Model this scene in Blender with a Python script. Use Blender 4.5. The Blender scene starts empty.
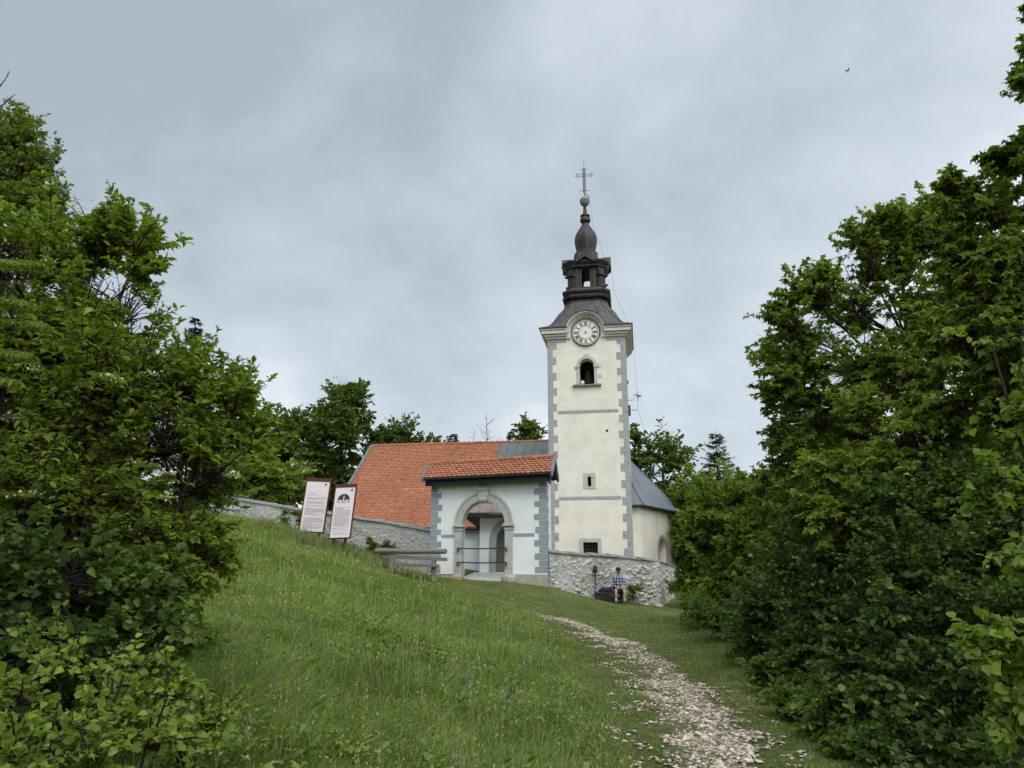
import bpy, math, random
import numpy as np
from mathutils import Vector, Matrix

# ------------------------------------------------------------------ camera, world, sun, exposure
PITCH = math.radians(13.9); FPX = 745.0; EYE = 1.6
scene = bpy.context.scene
COL = scene.collection
cam = bpy.data.cameras.new('camera'); camo = bpy.data.objects.new('camera', cam); COL.objects.link(camo)
camo.location = (0, 0, EYE); camo.rotation_euler = (math.pi/2 + PITCH, 0, 0)
cam.sensor_width = 36; cam.lens = 36*FPX/1024; cam.clip_start = .05; cam.clip_end = 6000
scene.camera = camo

SUN_EL, SUN_AZ = math.radians(55), math.radians(168)      # azimuth clockwise from +Y
sund = Vector((math.cos(SUN_EL)*math.sin(SUN_AZ), math.cos(SUN_EL)*math.cos(SUN_AZ), math.sin(SUN_EL)))
sl = bpy.data.lights.new('sun', 'SUN'); sl.energy = 1.5; sl.angle = math.radians(28); sl.color = (1, .95, .87)
so = bpy.data.objects.new('sun', sl); COL.objects.link(so); so.rotation_euler = sund.to_track_quat('Z', 'Y').to_euler()
so.location = (0, 0, 60)

world = bpy.data.worlds.new("World"); scene.world = world; world.use_nodes = True
nt = world.node_tree; nt.nodes.clear()
def wn(t, **k):
    n = nt.nodes.new(t)
    for a, b in k.items(): setattr(n, a, b)
    return n
L = nt.links.new
sky = wn('ShaderNodeTexSky', sky_type='NISHITA', sun_disc=False); sky.sun_elevation = SUN_EL; sky.sun_rotation = SUN_AZ
bgs = wn('ShaderNodeBackground'); bgs.inputs[1].default_value = .06; L(sky.outputs[0], bgs.inputs[0])
tc = wn('ShaderNodeTexCoord')
# clouds: low frequency soft masses + finer wisps, flattened towards the horizon as a cloud deck is
sep = wn('ShaderNodeSeparateXYZ'); L(tc.outputs['Generated'], sep.inputs[0])
zm = wn('ShaderNodeMath', operation='MAXIMUM'); L(sep.outputs[2], zm.inputs[0]); zm.inputs[1].default_value = 0
zp = wn('ShaderNodeMath', operation='ADD'); L(zm.outputs[0], zp.inputs[0]); zp.inputs[1].default_value = .55
dx = wn('ShaderNodeMath', operation='DIVIDE'); L(sep.outputs[0], dx.inputs[0]); L(zp.outputs[0], dx.inputs[1])
dy = wn('ShaderNodeMath', operation='DIVIDE'); L(sep.outputs[1], dy.inputs[0]); L(zp.outputs[0], dy.inputs[1])
comb = wn('ShaderNodeCombineXYZ'); L(dx.outputs[0], comb.inputs[0]); L(dy.outputs[0], comb.inputs[1])
n1 = wn('ShaderNodeTexNoise'); n1.inputs['Scale'].default_value = 1.5; n1.inputs['Detail'].default_value = 6; n1.inputs['Roughness'].default_value = .52
mp = wn('ShaderNodeMapping'); mp.inputs['Location'].default_value = (3.1, 1.7, .4); L(comb.outputs[0], mp.inputs[0]); L(mp.outputs[0], n1.inputs['Vector'])
n1.inputs['Distortion'].default_value = .35
n2 = wn('ShaderNodeTexNoise'); n2.inputs['Scale'].default_value = 3.4; n2.inputs['Detail'].default_value = 8; n2.inputs['Roughness'].default_value = .55
L(mp.outputs[0], n2.inputs['Vector'])
mx = wn('ShaderNodeMath', operation='MULTIPLY_ADD'); L(n2.outputs[0], mx.inputs[0]); mx.inputs[1].default_value = .55; L(n1.outputs[0], mx.inputs[2])
# brighter towards the lower right, darker bank to the left: a broad directional gradient of the cloud deck
bank = wn('ShaderNodeVectorMath', operation='DOT_PRODUCT'); L(tc.outputs['Generated'], bank.inputs[0])
bank.inputs[1].default_value = Vector((.66, .16, -.74)).normalized()
mb2 = wn('ShaderNodeMath', operation='MULTIPLY_ADD'); L(bank.outputs['Value'], mb2.inputs[0]); mb2.inputs[1].default_value = .37; L(mx.outputs[0], mb2.inputs[2])
ramp = wn('ShaderNodeValToRGB'); L(mb2.outputs[0], ramp.inputs[0])
e = ramp.color_ramp.elements
e[0].position = .50; e[0].color = (.41, .475, .54, 1)
e[1].position = .92; e[1].color = (1.0, 1.03, 1.05, 1)
m_ = ramp.color_ramp.elements.new(.77); m_.color = (.65, .725, .795, 1)
# the deck is thinner and brighter on the sun's side (behind the viewer) and overhead
dot = wn('ShaderNodeVectorMath', operation='DOT_PRODUCT'); L(tc.outputs['Generated'], dot.inputs[0]); dot.inputs[1].default_value = sund
mr = wn('ShaderNodeMapRange', interpolation_type='SMOOTHSTEP'); L(dot.outputs['Value'], mr.inputs[0])
mr.inputs[1].default_value = .30; mr.inputs[2].default_value = 1.0; mr.inputs[3].default_value = 1.0; mr.inputs[4].default_value = 3.7
bgc = wn('ShaderNodeBackground'); L(ramp.outputs[0], bgc.inputs[0]); L(mr.outputs[0], bgc.inputs[1])
mixs = wn('ShaderNodeMixShader'); mixs.inputs[0].default_value = .93; L(bgs.outputs[0], mixs.inputs[1]); L(bgc.outputs[0], mixs.inputs[2])
wo = wn('ShaderNodeOutputWorld'); L(mixs.outputs[0], wo.inputs[0])

vs = scene.view_settings
vs.view_transform = 'Standard'; vs.look = 'None'; vs.gamma = 1; vs.exposure = 0.12
scene.render.engine = 'CYCLES'
scene.cycles.max_bounces = 6; scene.cycles.diffuse_bounces = 3; scene.cycles.transmission_bounces = 4
scene.cycles.transparent_max_bounces = 4; scene.cycles.caustics_reflective = False; scene.cycles.caustics_refractive = False

R_ = np.random.RandomState(7); random.seed(7)
CP, SP = math.cos(PITCH), math.sin(PITCH)
def at(u, v, Y):
    """the real point that lies Y metres ahead on the line of sight through (u, v)"""
    d = FPX*CP + (v-384)*SP
    return Vector((Y*(u-512)/d, Y, EYE + Y*(FPX*SP-(v-384)*CP)/d))

# ------------------------------------------------------------------ terrain
CTRL = [(0,0,0),(0,5,0),(2.2,6.7,0),(1.9,10.8,.0),(1.5,14,.04),(1.1,18.7,.12),(.93,22,.24),(2,25,.4),(0,29.9,1.12),(-.6,27,.78),
 (1.4,29,.92),(-3,30.4,1.25),(-4,29,1.22),(-3,27,1.02),(-4.6,30,1.40),(-11.8,30,3.55),(-9,30,2.85),(-6.6,30,2.15),(-1.7,5.2,.36),(-3.3,10,.9),(-7.8,32,2.6),(-5,20,1.45),(-10,22,2.75),(-14,35.5,4.1),
 (-2,15,.62),(-4,7,1.0),(-8,8,1.9),(-2.2,22.5,1.0),(-1.2,10,.45),(.3,10,.16),(.2,7,.1),(0,17,.3),
 (3.4,6.7,.02),(4.5,12,.05),(5,20,.15),(8,30,-.05),(4.1,30.2,.28),(5.8,31,.08),(3,3,0),(-3,2,.6),(2.6,29.6,.62),
 (0,36,1.05),(0,33,1.1),(0,45,1.4),(-10,45,2.6),(8,45,.8),(3,34,1.2),(15,30,-.8),(20,60,-1),(-26,42,5),(0,72,0),(-30,12,5),(14,8,-.5),(25,10,-1.5),
 (0,-8,-.5),(12,-6,-.8),(-12,-6,2)]
_c = np.array(CTRL, float)
def _phi(r2): return np.where(r2 > 1e-9, .5*r2*np.log(np.maximum(r2, 1e-9)), 0)
_A = _phi(((_c[:,None,:2]-_c[None,:,:2])**2).sum(-1)) + np.eye(len(_c))*.3
_P = np.c_[np.ones(len(_c)), _c[:,:2]]
_M = np.block([[_A, _P], [_P.T, np.zeros((3,3))]])
_w = np.linalg.solve(_M, np.r_[_c[:,2], 0, 0, 0])
def H(x, y):
    x = np.asarray(x, float); y = np.asarray(y, float); sh = x.shape
    xf = x.ravel(); yf = y.ravel(); out = np.empty(len(xf))
    for i in range(0, len(xf), 40000):
        a = xf[i:i+40000]; b = yf[i:i+40000]
        r2 = (a[:,None]-_c[None,:,0])**2 + (b[:,None]-_c[None,:,1])**2
        out[i:i+40000] = _phi(r2)@_w[:-3] + _w[-3] + _w[-2]*a + _w[-1]*b
    r = np.hypot(xf, yf-24); t = np.clip((r-34)/30, 0, 1); t = t*t*(3-2*t)
    out = np.clip(out, -6, 8)*(1-t) + (-.5 - np.clip((r-60)/10, 0, 14))*t
    out += (.035*np.sin(xf*1.7+.6*yf) + .03*np.sin(1.1*yf-1.3*xf) + .02*np.sin(3.1*xf+2.3*yf))*(1-t)
    return out.reshape(sh)
def h1(x, y): return float(H(np.array([x]), np.array([y]))[0])
def on(u, v):
    """ground point seen at (u, v)"""
    lo = None
    for Y in np.arange(2.5, 60, .1):
        p = at(u, v, Y)
        if p.z <= h1(p.x, p.y): lo = p; break
    return lo

# ------------------------------------------------------------------ materials
def mat(name, rough=.8, spec=.3):
    m = bpy.data.materials.new(name); m.use_nodes = True
    b = m.node_tree.nodes['Principled BSDF']; b.inputs['Roughness'].default_value = rough
    b.inputs['Specular IOR Level'].default_value = spec
    return m, m.node_tree, b
def nodes_noise(t, scale, detail=5, rough=.55, coord='Object', stretch=None, vec=None):
    n = t.nodes.new('ShaderNodeTexNoise'); n.inputs['Scale'].default_value = scale
    n.inputs['Detail'].default_value = detail; n.inputs['Roughness'].default_value = rough
    if vec is None:
        c = t.nodes.new('ShaderNodeTexCoord'); vec = c.outputs[coord]
    if stretch:
        mpn = t.nodes.new('ShaderNodeMapping'); mpn.inputs['Scale'].default_value = stretch
        t.links.new(vec, mpn.inputs[0]); vec = mpn.outputs[0]
    t.links.new(vec, n.inputs['Vector'])
    return n
def nodes_ramp(t, src, stops):
    r = t.nodes.new('ShaderNodeValToRGB'); t.links.new(src, r.inputs[0])
    el = r.color_ramp.elements
    el[0].position, el[0].color = stops[0][0], (*stops[0][1], 1)
    el[1].position, el[1].color = stops[-1][0], (*stops[-1][1], 1)
    for p, c in stops[1:-1]:
        q = el.new(p); q.color = (*c, 1)
    return r
def nodes_mix(t, fac, a, b, mode='MIX'):
    m = t.nodes.new('ShaderNodeMix'); m.data_type = 'RGBA'; m.blend_type = mode
    for s, i in ((fac, 0), (a, 6), (b, 7)):
        if isinstance(s, (int, float)): m.inputs[i].default_value = s
        elif isinstance(s, tuple): m.inputs[i].default_value = (*s, 1)
        else: t.links.new(s, m.inputs[i])
    return m.outputs[2]
def bump(t, b, src, strength, dist=.02):
    n = t.nodes.new('ShaderNodeBump'); n.inputs['Strength'].default_value = strength; n.inputs['Distance'].default_value = dist
    t.links.new(src, n.inputs['Height']); t.links.new(n.outputs[0], b.inputs['Normal'])
def noisy(name, c1, c2, scale=4, rough=.85, bs=.3, stretch=None, c3=None, spec=.25, metal=0, bd=.02):
    m, t, b = mat(name, rough, spec); b.inputs['Metallic'].default_value = metal
    n = nodes_noise(t, scale, stretch=stretch)
    st = [(.3, c1), (.7, c2)] if c3 is None else [(.28, c1), (.5, c2), (.72, c3)]
    r = nodes_ramp(t, n.outputs[0], st); t.links.new(r.outputs[0], b.inputs['Base Color'])
    n2 = nodes_noise(t, scale*6)
    bump(t, b, n2.outputs[0], bs, bd)
    return m
def plaster(name, base, stain, dirt, amount=.5):
    m, t, b = mat(name, .9, .15)
    n = nodes_noise(t, 1.1, 8, .6); r = nodes_ramp(t, n.outputs[0], [(.38, stain), (.58, base)])
    s = nodes_noise(t, 2.2, 6, .65, stretch=(2.2, 2.2, .35)); rs = nodes_ramp(t, s.outputs[0], [(.60, (0,0,0)), (.80, (1,1,1))])
    mm = t.nodes.new('ShaderNodeMath'); mm.operation = 'MULTIPLY'; t.links.new(rs.outputs[0], mm.inputs[0]); mm.inputs[1].default_value = amount
    c = nodes_mix(t, mm.outputs[0], r.outputs[0], dirt); t.links.new(c, b.inputs['Base Color'])
    f = nodes_noise(t, 16, 6, .7); bump(t, b, f.outputs[0], .45, .02)
    return m
M = {}
M['tower_plaster'] = plaster('tower_plaster', (.70,.645,.55), (.625,.57,.48), (.44,.40,.33), .7)
M['gate_plaster'] = plaster('gate_plaster', (.77,.765,.74), (.70,.695,.67), (.52,.52,.49), .55)
M['inner_plaster'] = plaster('inner_plaster', (.66,.67,.66), (.57,.58,.575), (.42,.42,.4), .5)
M['quoin_grey'] = noisy('quoin_grey', (.17,.168,.165), (.33,.325,.315), 5, c3=(.24,.24,.238), bs=.6)
M['quoin_blue'] = noisy('quoin_blue', (.235,.255,.27), (.31,.335,.35), 3, bs=.2)
M['stone_trim'] = noisy('stone_trim', (.30,.295,.26), (.43,.42,.375), 3.5, c3=(.37,.36,.32), bs=.4)
M['cornice'] = noisy('cornice_paint', (.48,.45,.39), (.61,.57,.50), 3, bs=.15)
M['black_wood'] = noisy('black_wood', (.012,.013,.014), (.03,.03,.03), 6, .7, .2)
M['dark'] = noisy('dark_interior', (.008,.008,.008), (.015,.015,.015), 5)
M['iron'] = noisy('dark_iron', (.03,.026,.024), (.07,.06,.055), 9, .6, .2, metal=.3)
M['galv'] = noisy('galvanised_metal', (.38,.39,.41), (.55,.56,.58), 9, .45, .1, metal=.6)
M['cross_metal'] = noisy('tarnished_iron', (.12,.12,.125), (.2,.2,.21), 9, .5, .1, metal=.3)
M['copper'] = noisy('old_copper', (.006,.006,.006), (.038,.031,.023), 1.6, .6, .25, stretch=(3,3,.7), c3=(.014,.014,.013), spec=.5, metal=.25)
M['copper_roof'] = noisy('weathered_sheet', (.030,.033,.035), (.085,.078,.064), 1.2, .6, .2, stretch=(3,3,.5), c3=(.048,.052,.054), spec=.4, metal=.2)
M['slate_metal'] = noisy('slate_sheet', (.11,.125,.15), (.17,.19,.22), 1.3, .5, .1, spec=.4, metal=.2)
M['grey_metal'] = noisy('grey_sheet', (.085,.095,.085), (.14,.145,.13), 1.5, .5, .1, spec=.4, metal=.2)
M['brown_metal'] = noisy('brown_sheet', (.13,.105,.095), (.22,.18,.16), 1.5, .6, .1, spec=.4, metal=.1)
M['corten'] = noisy('rusty_steel', (.06,.022,.014), (.12,.045,.025), 8, .85, .3)
M['board'] = noisy('sign_board', (.68,.57,.57), (.78,.67,.67), 1.4, .45, .02)
M['ink'] = noisy('sign_ink', (.03,.028,.035), (.06,.055,.07), 9, .7, .02)
M['faint_ink'] = noisy('faded_ink', (.30,.25,.26), (.42,.36,.37), 60, .7, .02)
M['old_wood'] = noisy('weathered_wood', (.07,.062,.052), (.22,.20,.175), 5, .9, .6, stretch=(.35,6,6), c3=(.14,.125,.108))
M['dark_wood'] = noisy('dark_wood', (.025,.022,.02), (.06,.05,.045), 6, .85, .4)
M['coping'] = noisy('coping_stone', (.085,.083,.075), (.22,.215,.195), 5, .95, .7, c3=(.14,.138,.125))
M['concrete'] = noisy('worn_concrete', (.38,.37,.35), (.52,.51,.48), 3, .95, .3)
M['rust_stone'] = noisy('ochre_stone', (.30,.19,.09), (.42,.33,.21), 7, .95, .6, c3=(.36,.30,.24))
M['base_stone'] = noisy('base_stone', (.30,.28,.22), (.44,.41,.33), 7, .95, .6)
M['dial'] = noisy('clock_dial', (.62,.60,.52), (.70,.68,.60), 4, .6, .05)
M['dial_black'] = noisy('clock_black', (.02,.02,.022), (.04,.04,.042), 4, .6, .05)
M['bark'] = noisy('bark', (.022,.018,.012), (.06,.05,.036), 9, .95, .8, stretch=(3,3,.6), bd=.05)
M['bark_grey'] = noisy('grey_bark', (.12,.115,.105), (.24,.23,.21), 9, .95, .8, stretch=(3,3,.6), bd=.05)
M['skin'] = noisy('skin', (.36,.22,.16), (.44,.28,.20), 12, .6, .05)
M['navy'] = noisy('navy_cloth', (.012,.016,.03), (.03,.035,.055), 20, .9, .3)
M['sock'] = noisy('pale_sock', (.45,.43,.38), (.6,.58,.53), 20, .9, .3)
M['shoe'] = noisy('hiking_shoe', (.05,.04,.03), (.12,.09,.07), 20, .9, .3)
def plaid():
    m, t, b = mat('plaid_cloth', .9, .1)
    c = t.nodes.new('ShaderNodeTexCoord'); s = t.nodes.new('ShaderNodeSeparateXYZ'); t.links.new(c.outputs['Object'], s.inputs[0])
    outs = []
    for i in (0, 2):
        w = t.nodes.new('ShaderNodeMath'); w.operation = 'MULTIPLY'; t.links.new(s.outputs[i], w.inputs[0]); w.inputs[1].default_value = 9.0
        f = t.nodes.new('ShaderNodeMath'); f.operation = 'FRACT'; t.links.new(w.outputs[0], f.inputs[0])
        g = t.nodes.new('ShaderNodeMath'); g.operation = 'GREATER_THAN'; t.links.new(f.outputs[0], g.inputs[0]); g.inputs[1].default_value = .5
        outs.append(g.outputs[0])
    a = t.nodes.new('ShaderNodeMath'); a.operation = 'ADD'; t.links.new(outs[0], a.inputs[0]); t.links.new(outs[1], a.inputs[1])
    h = t.nodes.new('ShaderNodeMath'); h.operation = 'MULTIPLY'; t.links.new(a.outputs[0], h.inputs[0]); h.inputs[1].default_value = .5
    r = nodes_ramp(t, h.outputs[0], [(0, (.015,.018,.04)), (.5, (.14,.16,.25)), (1, (.36,.36,.40))]); r.color_ramp.interpolation = 'CONSTANT'
    r.color_ramp.elements[1].position = .4; r.color_ramp.elements[2].position = .9
    t.links.new(r.outputs[0], b.inputs['Base Color']); return m
M['plaid'] = plaid()

def attr(t, name):
    a = t.nodes.new('ShaderNodeAttribute'); a.attribute_name = name; return a.outputs['Fac']
def leaf_mat(name, dark, mid, light, trans=.42, rough=.55):
    m, t, b = mat(name, rough, .16)
    r = nodes_ramp(t, attr(t, 'tint'), [(0, dark), (.5, mid), (1, light)])
    t.links.new(r.outputs[0], b.inputs['Base Color'])
    tr = t.nodes.new('ShaderNodeBsdfTranslucent')
    tint = nodes_mix(t, 1.0, r.outputs[0], (1.25, 1.45, .55), 'MULTIPLY'); t.links.new(tint, tr.inputs[0])
    ms = t.nodes.new('ShaderNodeMixShader'); ms.inputs[0].default_value = trans
    t.links.new(b.outputs[0], ms.inputs[1]); t.links.new(tr.outputs[0], ms.inputs[2])
    t.links.new(ms.outputs[0], t.nodes['Material Output'].inputs[0])
    return m
M['leaf_maple'] = leaf_mat('maple_leaf', (.078,.105,.020), (.145,.190,.030), (.25,.31,.045))
M['leaf_hazel'] = leaf_mat('hazel_leaf', (.075,.104,.024), (.142,.192,.040), (.25,.32,.072))
M['leaf_hazel_shaded'] = leaf_mat('shaded_hazel_leaf', (.045,.068,.018), (.085,.125,.028), (.20,.265,.060), .32)  # darker copy of the hazel leaf: deep shade put into the colour
M['leaf_dogwood'] = leaf_mat('dogwood_leaf', (.080,.108,.018), (.160,.210,.028), (.30,.36,.048))
M['leaf_oak'] = leaf_mat('oak_leaf', (.085,.106,.028), (.140,.172,.042), (.21,.25,.06))
M['leaf_far'] = leaf_mat('far_leaf', (.056,.078,.020), (.102,.138,.030), (.17,.22,.045), .28, .75)
M['leaf_lime'] = leaf_mat('young_leaf', (.105,.145,.026), (.185,.240,.042), (.28,.34,.065))
M['needle'] = leaf_mat('spruce_needle', (.030,.044,.028), (.050,.068,.040), (.08,.10,.052), .12, .7)
M['grass'] = leaf_mat('grass_blade', (.092,.125,.030), (.195,.255,.062), (.45,.45,.20), .35, .6)
M['herb'] = leaf_mat('herb_leaf', (.080,.115,.028), (.160,.210,.052), (.27,.32,.09), .35, .6)
M['petal'] = leaf_mat('petal', (.62,.50,.02), (.70,.62,.05), (.75,.75,.6), .3)
M['petal_blue'] = leaf_mat('petal_violet', (.10,.09,.30), (.18,.14,.38), (.38,.27,.48), .3)
M['blossom'] = leaf_mat('blossom', (.5,.52,.36), (.62,.63,.48), (.72,.72,.6), .3)

def tile_mat():
    m, t, b = mat('clay_tile', .8, .25)
    r = nodes_ramp(t, attr(t, 'tint'), [(0, (.14,.055,.032)), (.4, (.34,.130,.068)), (.75, (.43,.172,.088)), (1, (.48,.235,.135))])
    n = nodes_noise(t, 7, 6, .7); rr = nodes_ramp(t, n.outputs[0], [(.42, (1,1,1)), (.70, (.50,.49,.48))])
    c = nodes_mix(t, 1.0, r.outputs[0], rr.outputs[0], 'MULTIPLY'); t.links.new(c, b.inputs['Base Color'])
    f = nodes_noise(t, 30); bump(t, b, f.outputs[0], .3, .01); return m
M['tile'] = tile_mat()
def rubble_mat():
    m, t, b = mat('rubble_masonry', .95, .15)
    r = nodes_ramp(t, attr(t, 'tint'), [(0, (.27,.255,.215)), (.5, (.44,.425,.385)), (1, (.63,.615,.58))])
    j = nodes_ramp(t, attr(t, 'joint'), [(.35, (.0,.0,.0)), (.85, (1,1,1))])
    n = nodes_noise(t, 6, 8, .7); rn = nodes_ramp(t, n.outputs[0], [(.4, (.80,.79,.77)), (.62, (1,1,1))])
    c = nodes_mix(t, j.outputs[0], r.outputs[0], (.13,.115,.09)); c = nodes_mix(t, 1.0, c, rn.outputs[0], 'MULTIPLY')
    mo = nodes_noise(t, 1.3, 6, .7); rm = nodes_ramp(t, mo.outputs[0], [(.56, (0,0,0)), (.72, (.75,.75,.75))])
    c = nodes_mix(t, rm.outputs[0], c, (.27,.265,.25))
    t.links.new(c, b.inputs['Base Color']); f = nodes_noise(t, 25, 6, .7); bump(t, b, f.outputs[0], .6, .02); return m
M['rubble'] = rubble_mat()
def ground_mat():
    m, t, b = mat('meadow_soil', .95, .1)
    n = nodes_noise(t, .9, 8, .65, 'Object'); r = nodes_ramp(t, n.outputs[0], [(.3, (.075,.095,.030)), (.5, (.115,.138,.045)), (.7, (.155,.165,.065))])
    n2 = nodes_noise(t, 14, 8, .7, 'Object'); r2 = nodes_ramp(t, n2.outputs[0], [(.35, (.4,.4,.36)), (.65, (1.25,1.2,1.1))])
    c = nodes_mix(t, 1.0, r.outputs[0], r2.outputs[0], 'MULTIPLY'); t.links.new(c, b.inputs['Base Color'])
    bump(t, b, n2.outputs[0], .8, .08); return m
M['ground'] = ground_mat()
def path_mat():
    m, t, b = mat('gravel_path', .95, .1)
    v = t.nodes.new('ShaderNodeTexVoronoi'); c0 = t.nodes.new('ShaderNodeTexCoord'); t.links.new(c0.outputs['Object'], v.inputs['Vector']); v.inputs['Scale'].default_value = 17
    sp = t.nodes.new('ShaderNodeSeparateColor'); t.links.new(v.outputs['Color'], sp.inputs[0])
    st = nodes_ramp(t, sp.outputs[0], [(0, (.11,.085,.060)), (.5, (.20,.165,.125)), (1, (.38,.33,.27))])
    ds = nodes_ramp(t, v.outputs['Distance'], [(.35, (1,1,1)), (.75, (.35,.32,.28))])
    c = nodes_mix(t, 1.0, st.outputs[0], ds.outputs[0], 'MULTIPLY')
    g = nodes_noise(t, 7, 9, .8); gr = nodes_ramp(t, g.outputs[0], [(.40, (0,0,0)), (.50, (1,1,1))])
    c = nodes_mix(t, gr.outputs[0], c, (.075,.085,.030)); t.links.new(c, b.inputs['Base Color'])
    bump(t, b, v.outputs['Distance'], -.8, .04); return m
M['path'] = path_mat()
def stone_mat():
    m, t, b = mat('limestone_chip', .9, .2)
    r = nodes_ramp(t, attr(t, 'tint'), [(0, (.14,.108,.072)), (.5, (.34,.275,.20)), (1, (.68,.59,.475))])
    t.links.new(r.outputs[0], b.inputs['Base Color']); n = nodes_noise(t, 30); bump(t, b, n.outputs[0], .4, .01); return m
M['chip'] = stone_mat()

# ------------------------------------------------------------------ mesh helpers
def link(o, parent=None):
    COL.objects.link(o)
    if parent is not None: o.parent = parent
    return o
def wmat(o):
    m = Matrix.LocRotScale(o.location, o.rotation_euler, o.scale)
    return wmat(o.parent) @ m if o.parent else m
def tag(o, label=None, cat=None, group=None, kind=None):
    if label: o['label'] = label
    if cat: o['category'] = cat
    if group: o['group'] = group
    if kind: o['kind'] = kind
    return o
def thing(name, loc, label, cat, group=None, rz=0):
    o = bpy.data.objects.new(name, None); o.location = loc; o.rotation_euler = (0, 0, rz); o.empty_display_size = .3
    COL.objects.link(o); return tag(o, label, cat, group)
def np_mesh(name, V, F, mats, parent=None, tint=None, joint=None, smooth=False, k=3):
    """V (n,3) world coordinates, F (m,k)"""
    V = np.asarray(V, np.float32).reshape(-1, 3); F = np.asarray(F, np.int32).reshape(-1, k)
    if parent is not None:
        inv = np.array(wmat(parent).inverted()); V = V@inv[:3,:3].T.astype(np.float32) + inv[:3,3].astype(np.float32)
    me = bpy.data.meshes.new(name); me.vertices.add(len(V)); me.vertices.foreach_set('co', V.ravel())
    me.loops.add(F.size); me.loops.foreach_set('vertex_index', F.ravel())
    me.polygons.add(len(F)); me.polygons.foreach_set('loop_start', np.arange(0, F.size, k, dtype=np.int32))
    if smooth: me.polygons.foreach_set('use_smooth', np.ones(len(F), bool))
    for nm, arr in (('tint', tint), ('joint', joint)):
        if arr is not None:
            a = me.attributes.new(nm, 'FLOAT', 'POINT'); a.data.foreach_set('value', np.asarray(arr, np.float32))
    me.update(calc_edges=True); me.validate()
    for m in (mats if isinstance(mats, list) else [mats]): me.materials.append(m)
    return link(bpy.data.objects.new(name, me), parent)

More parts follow.
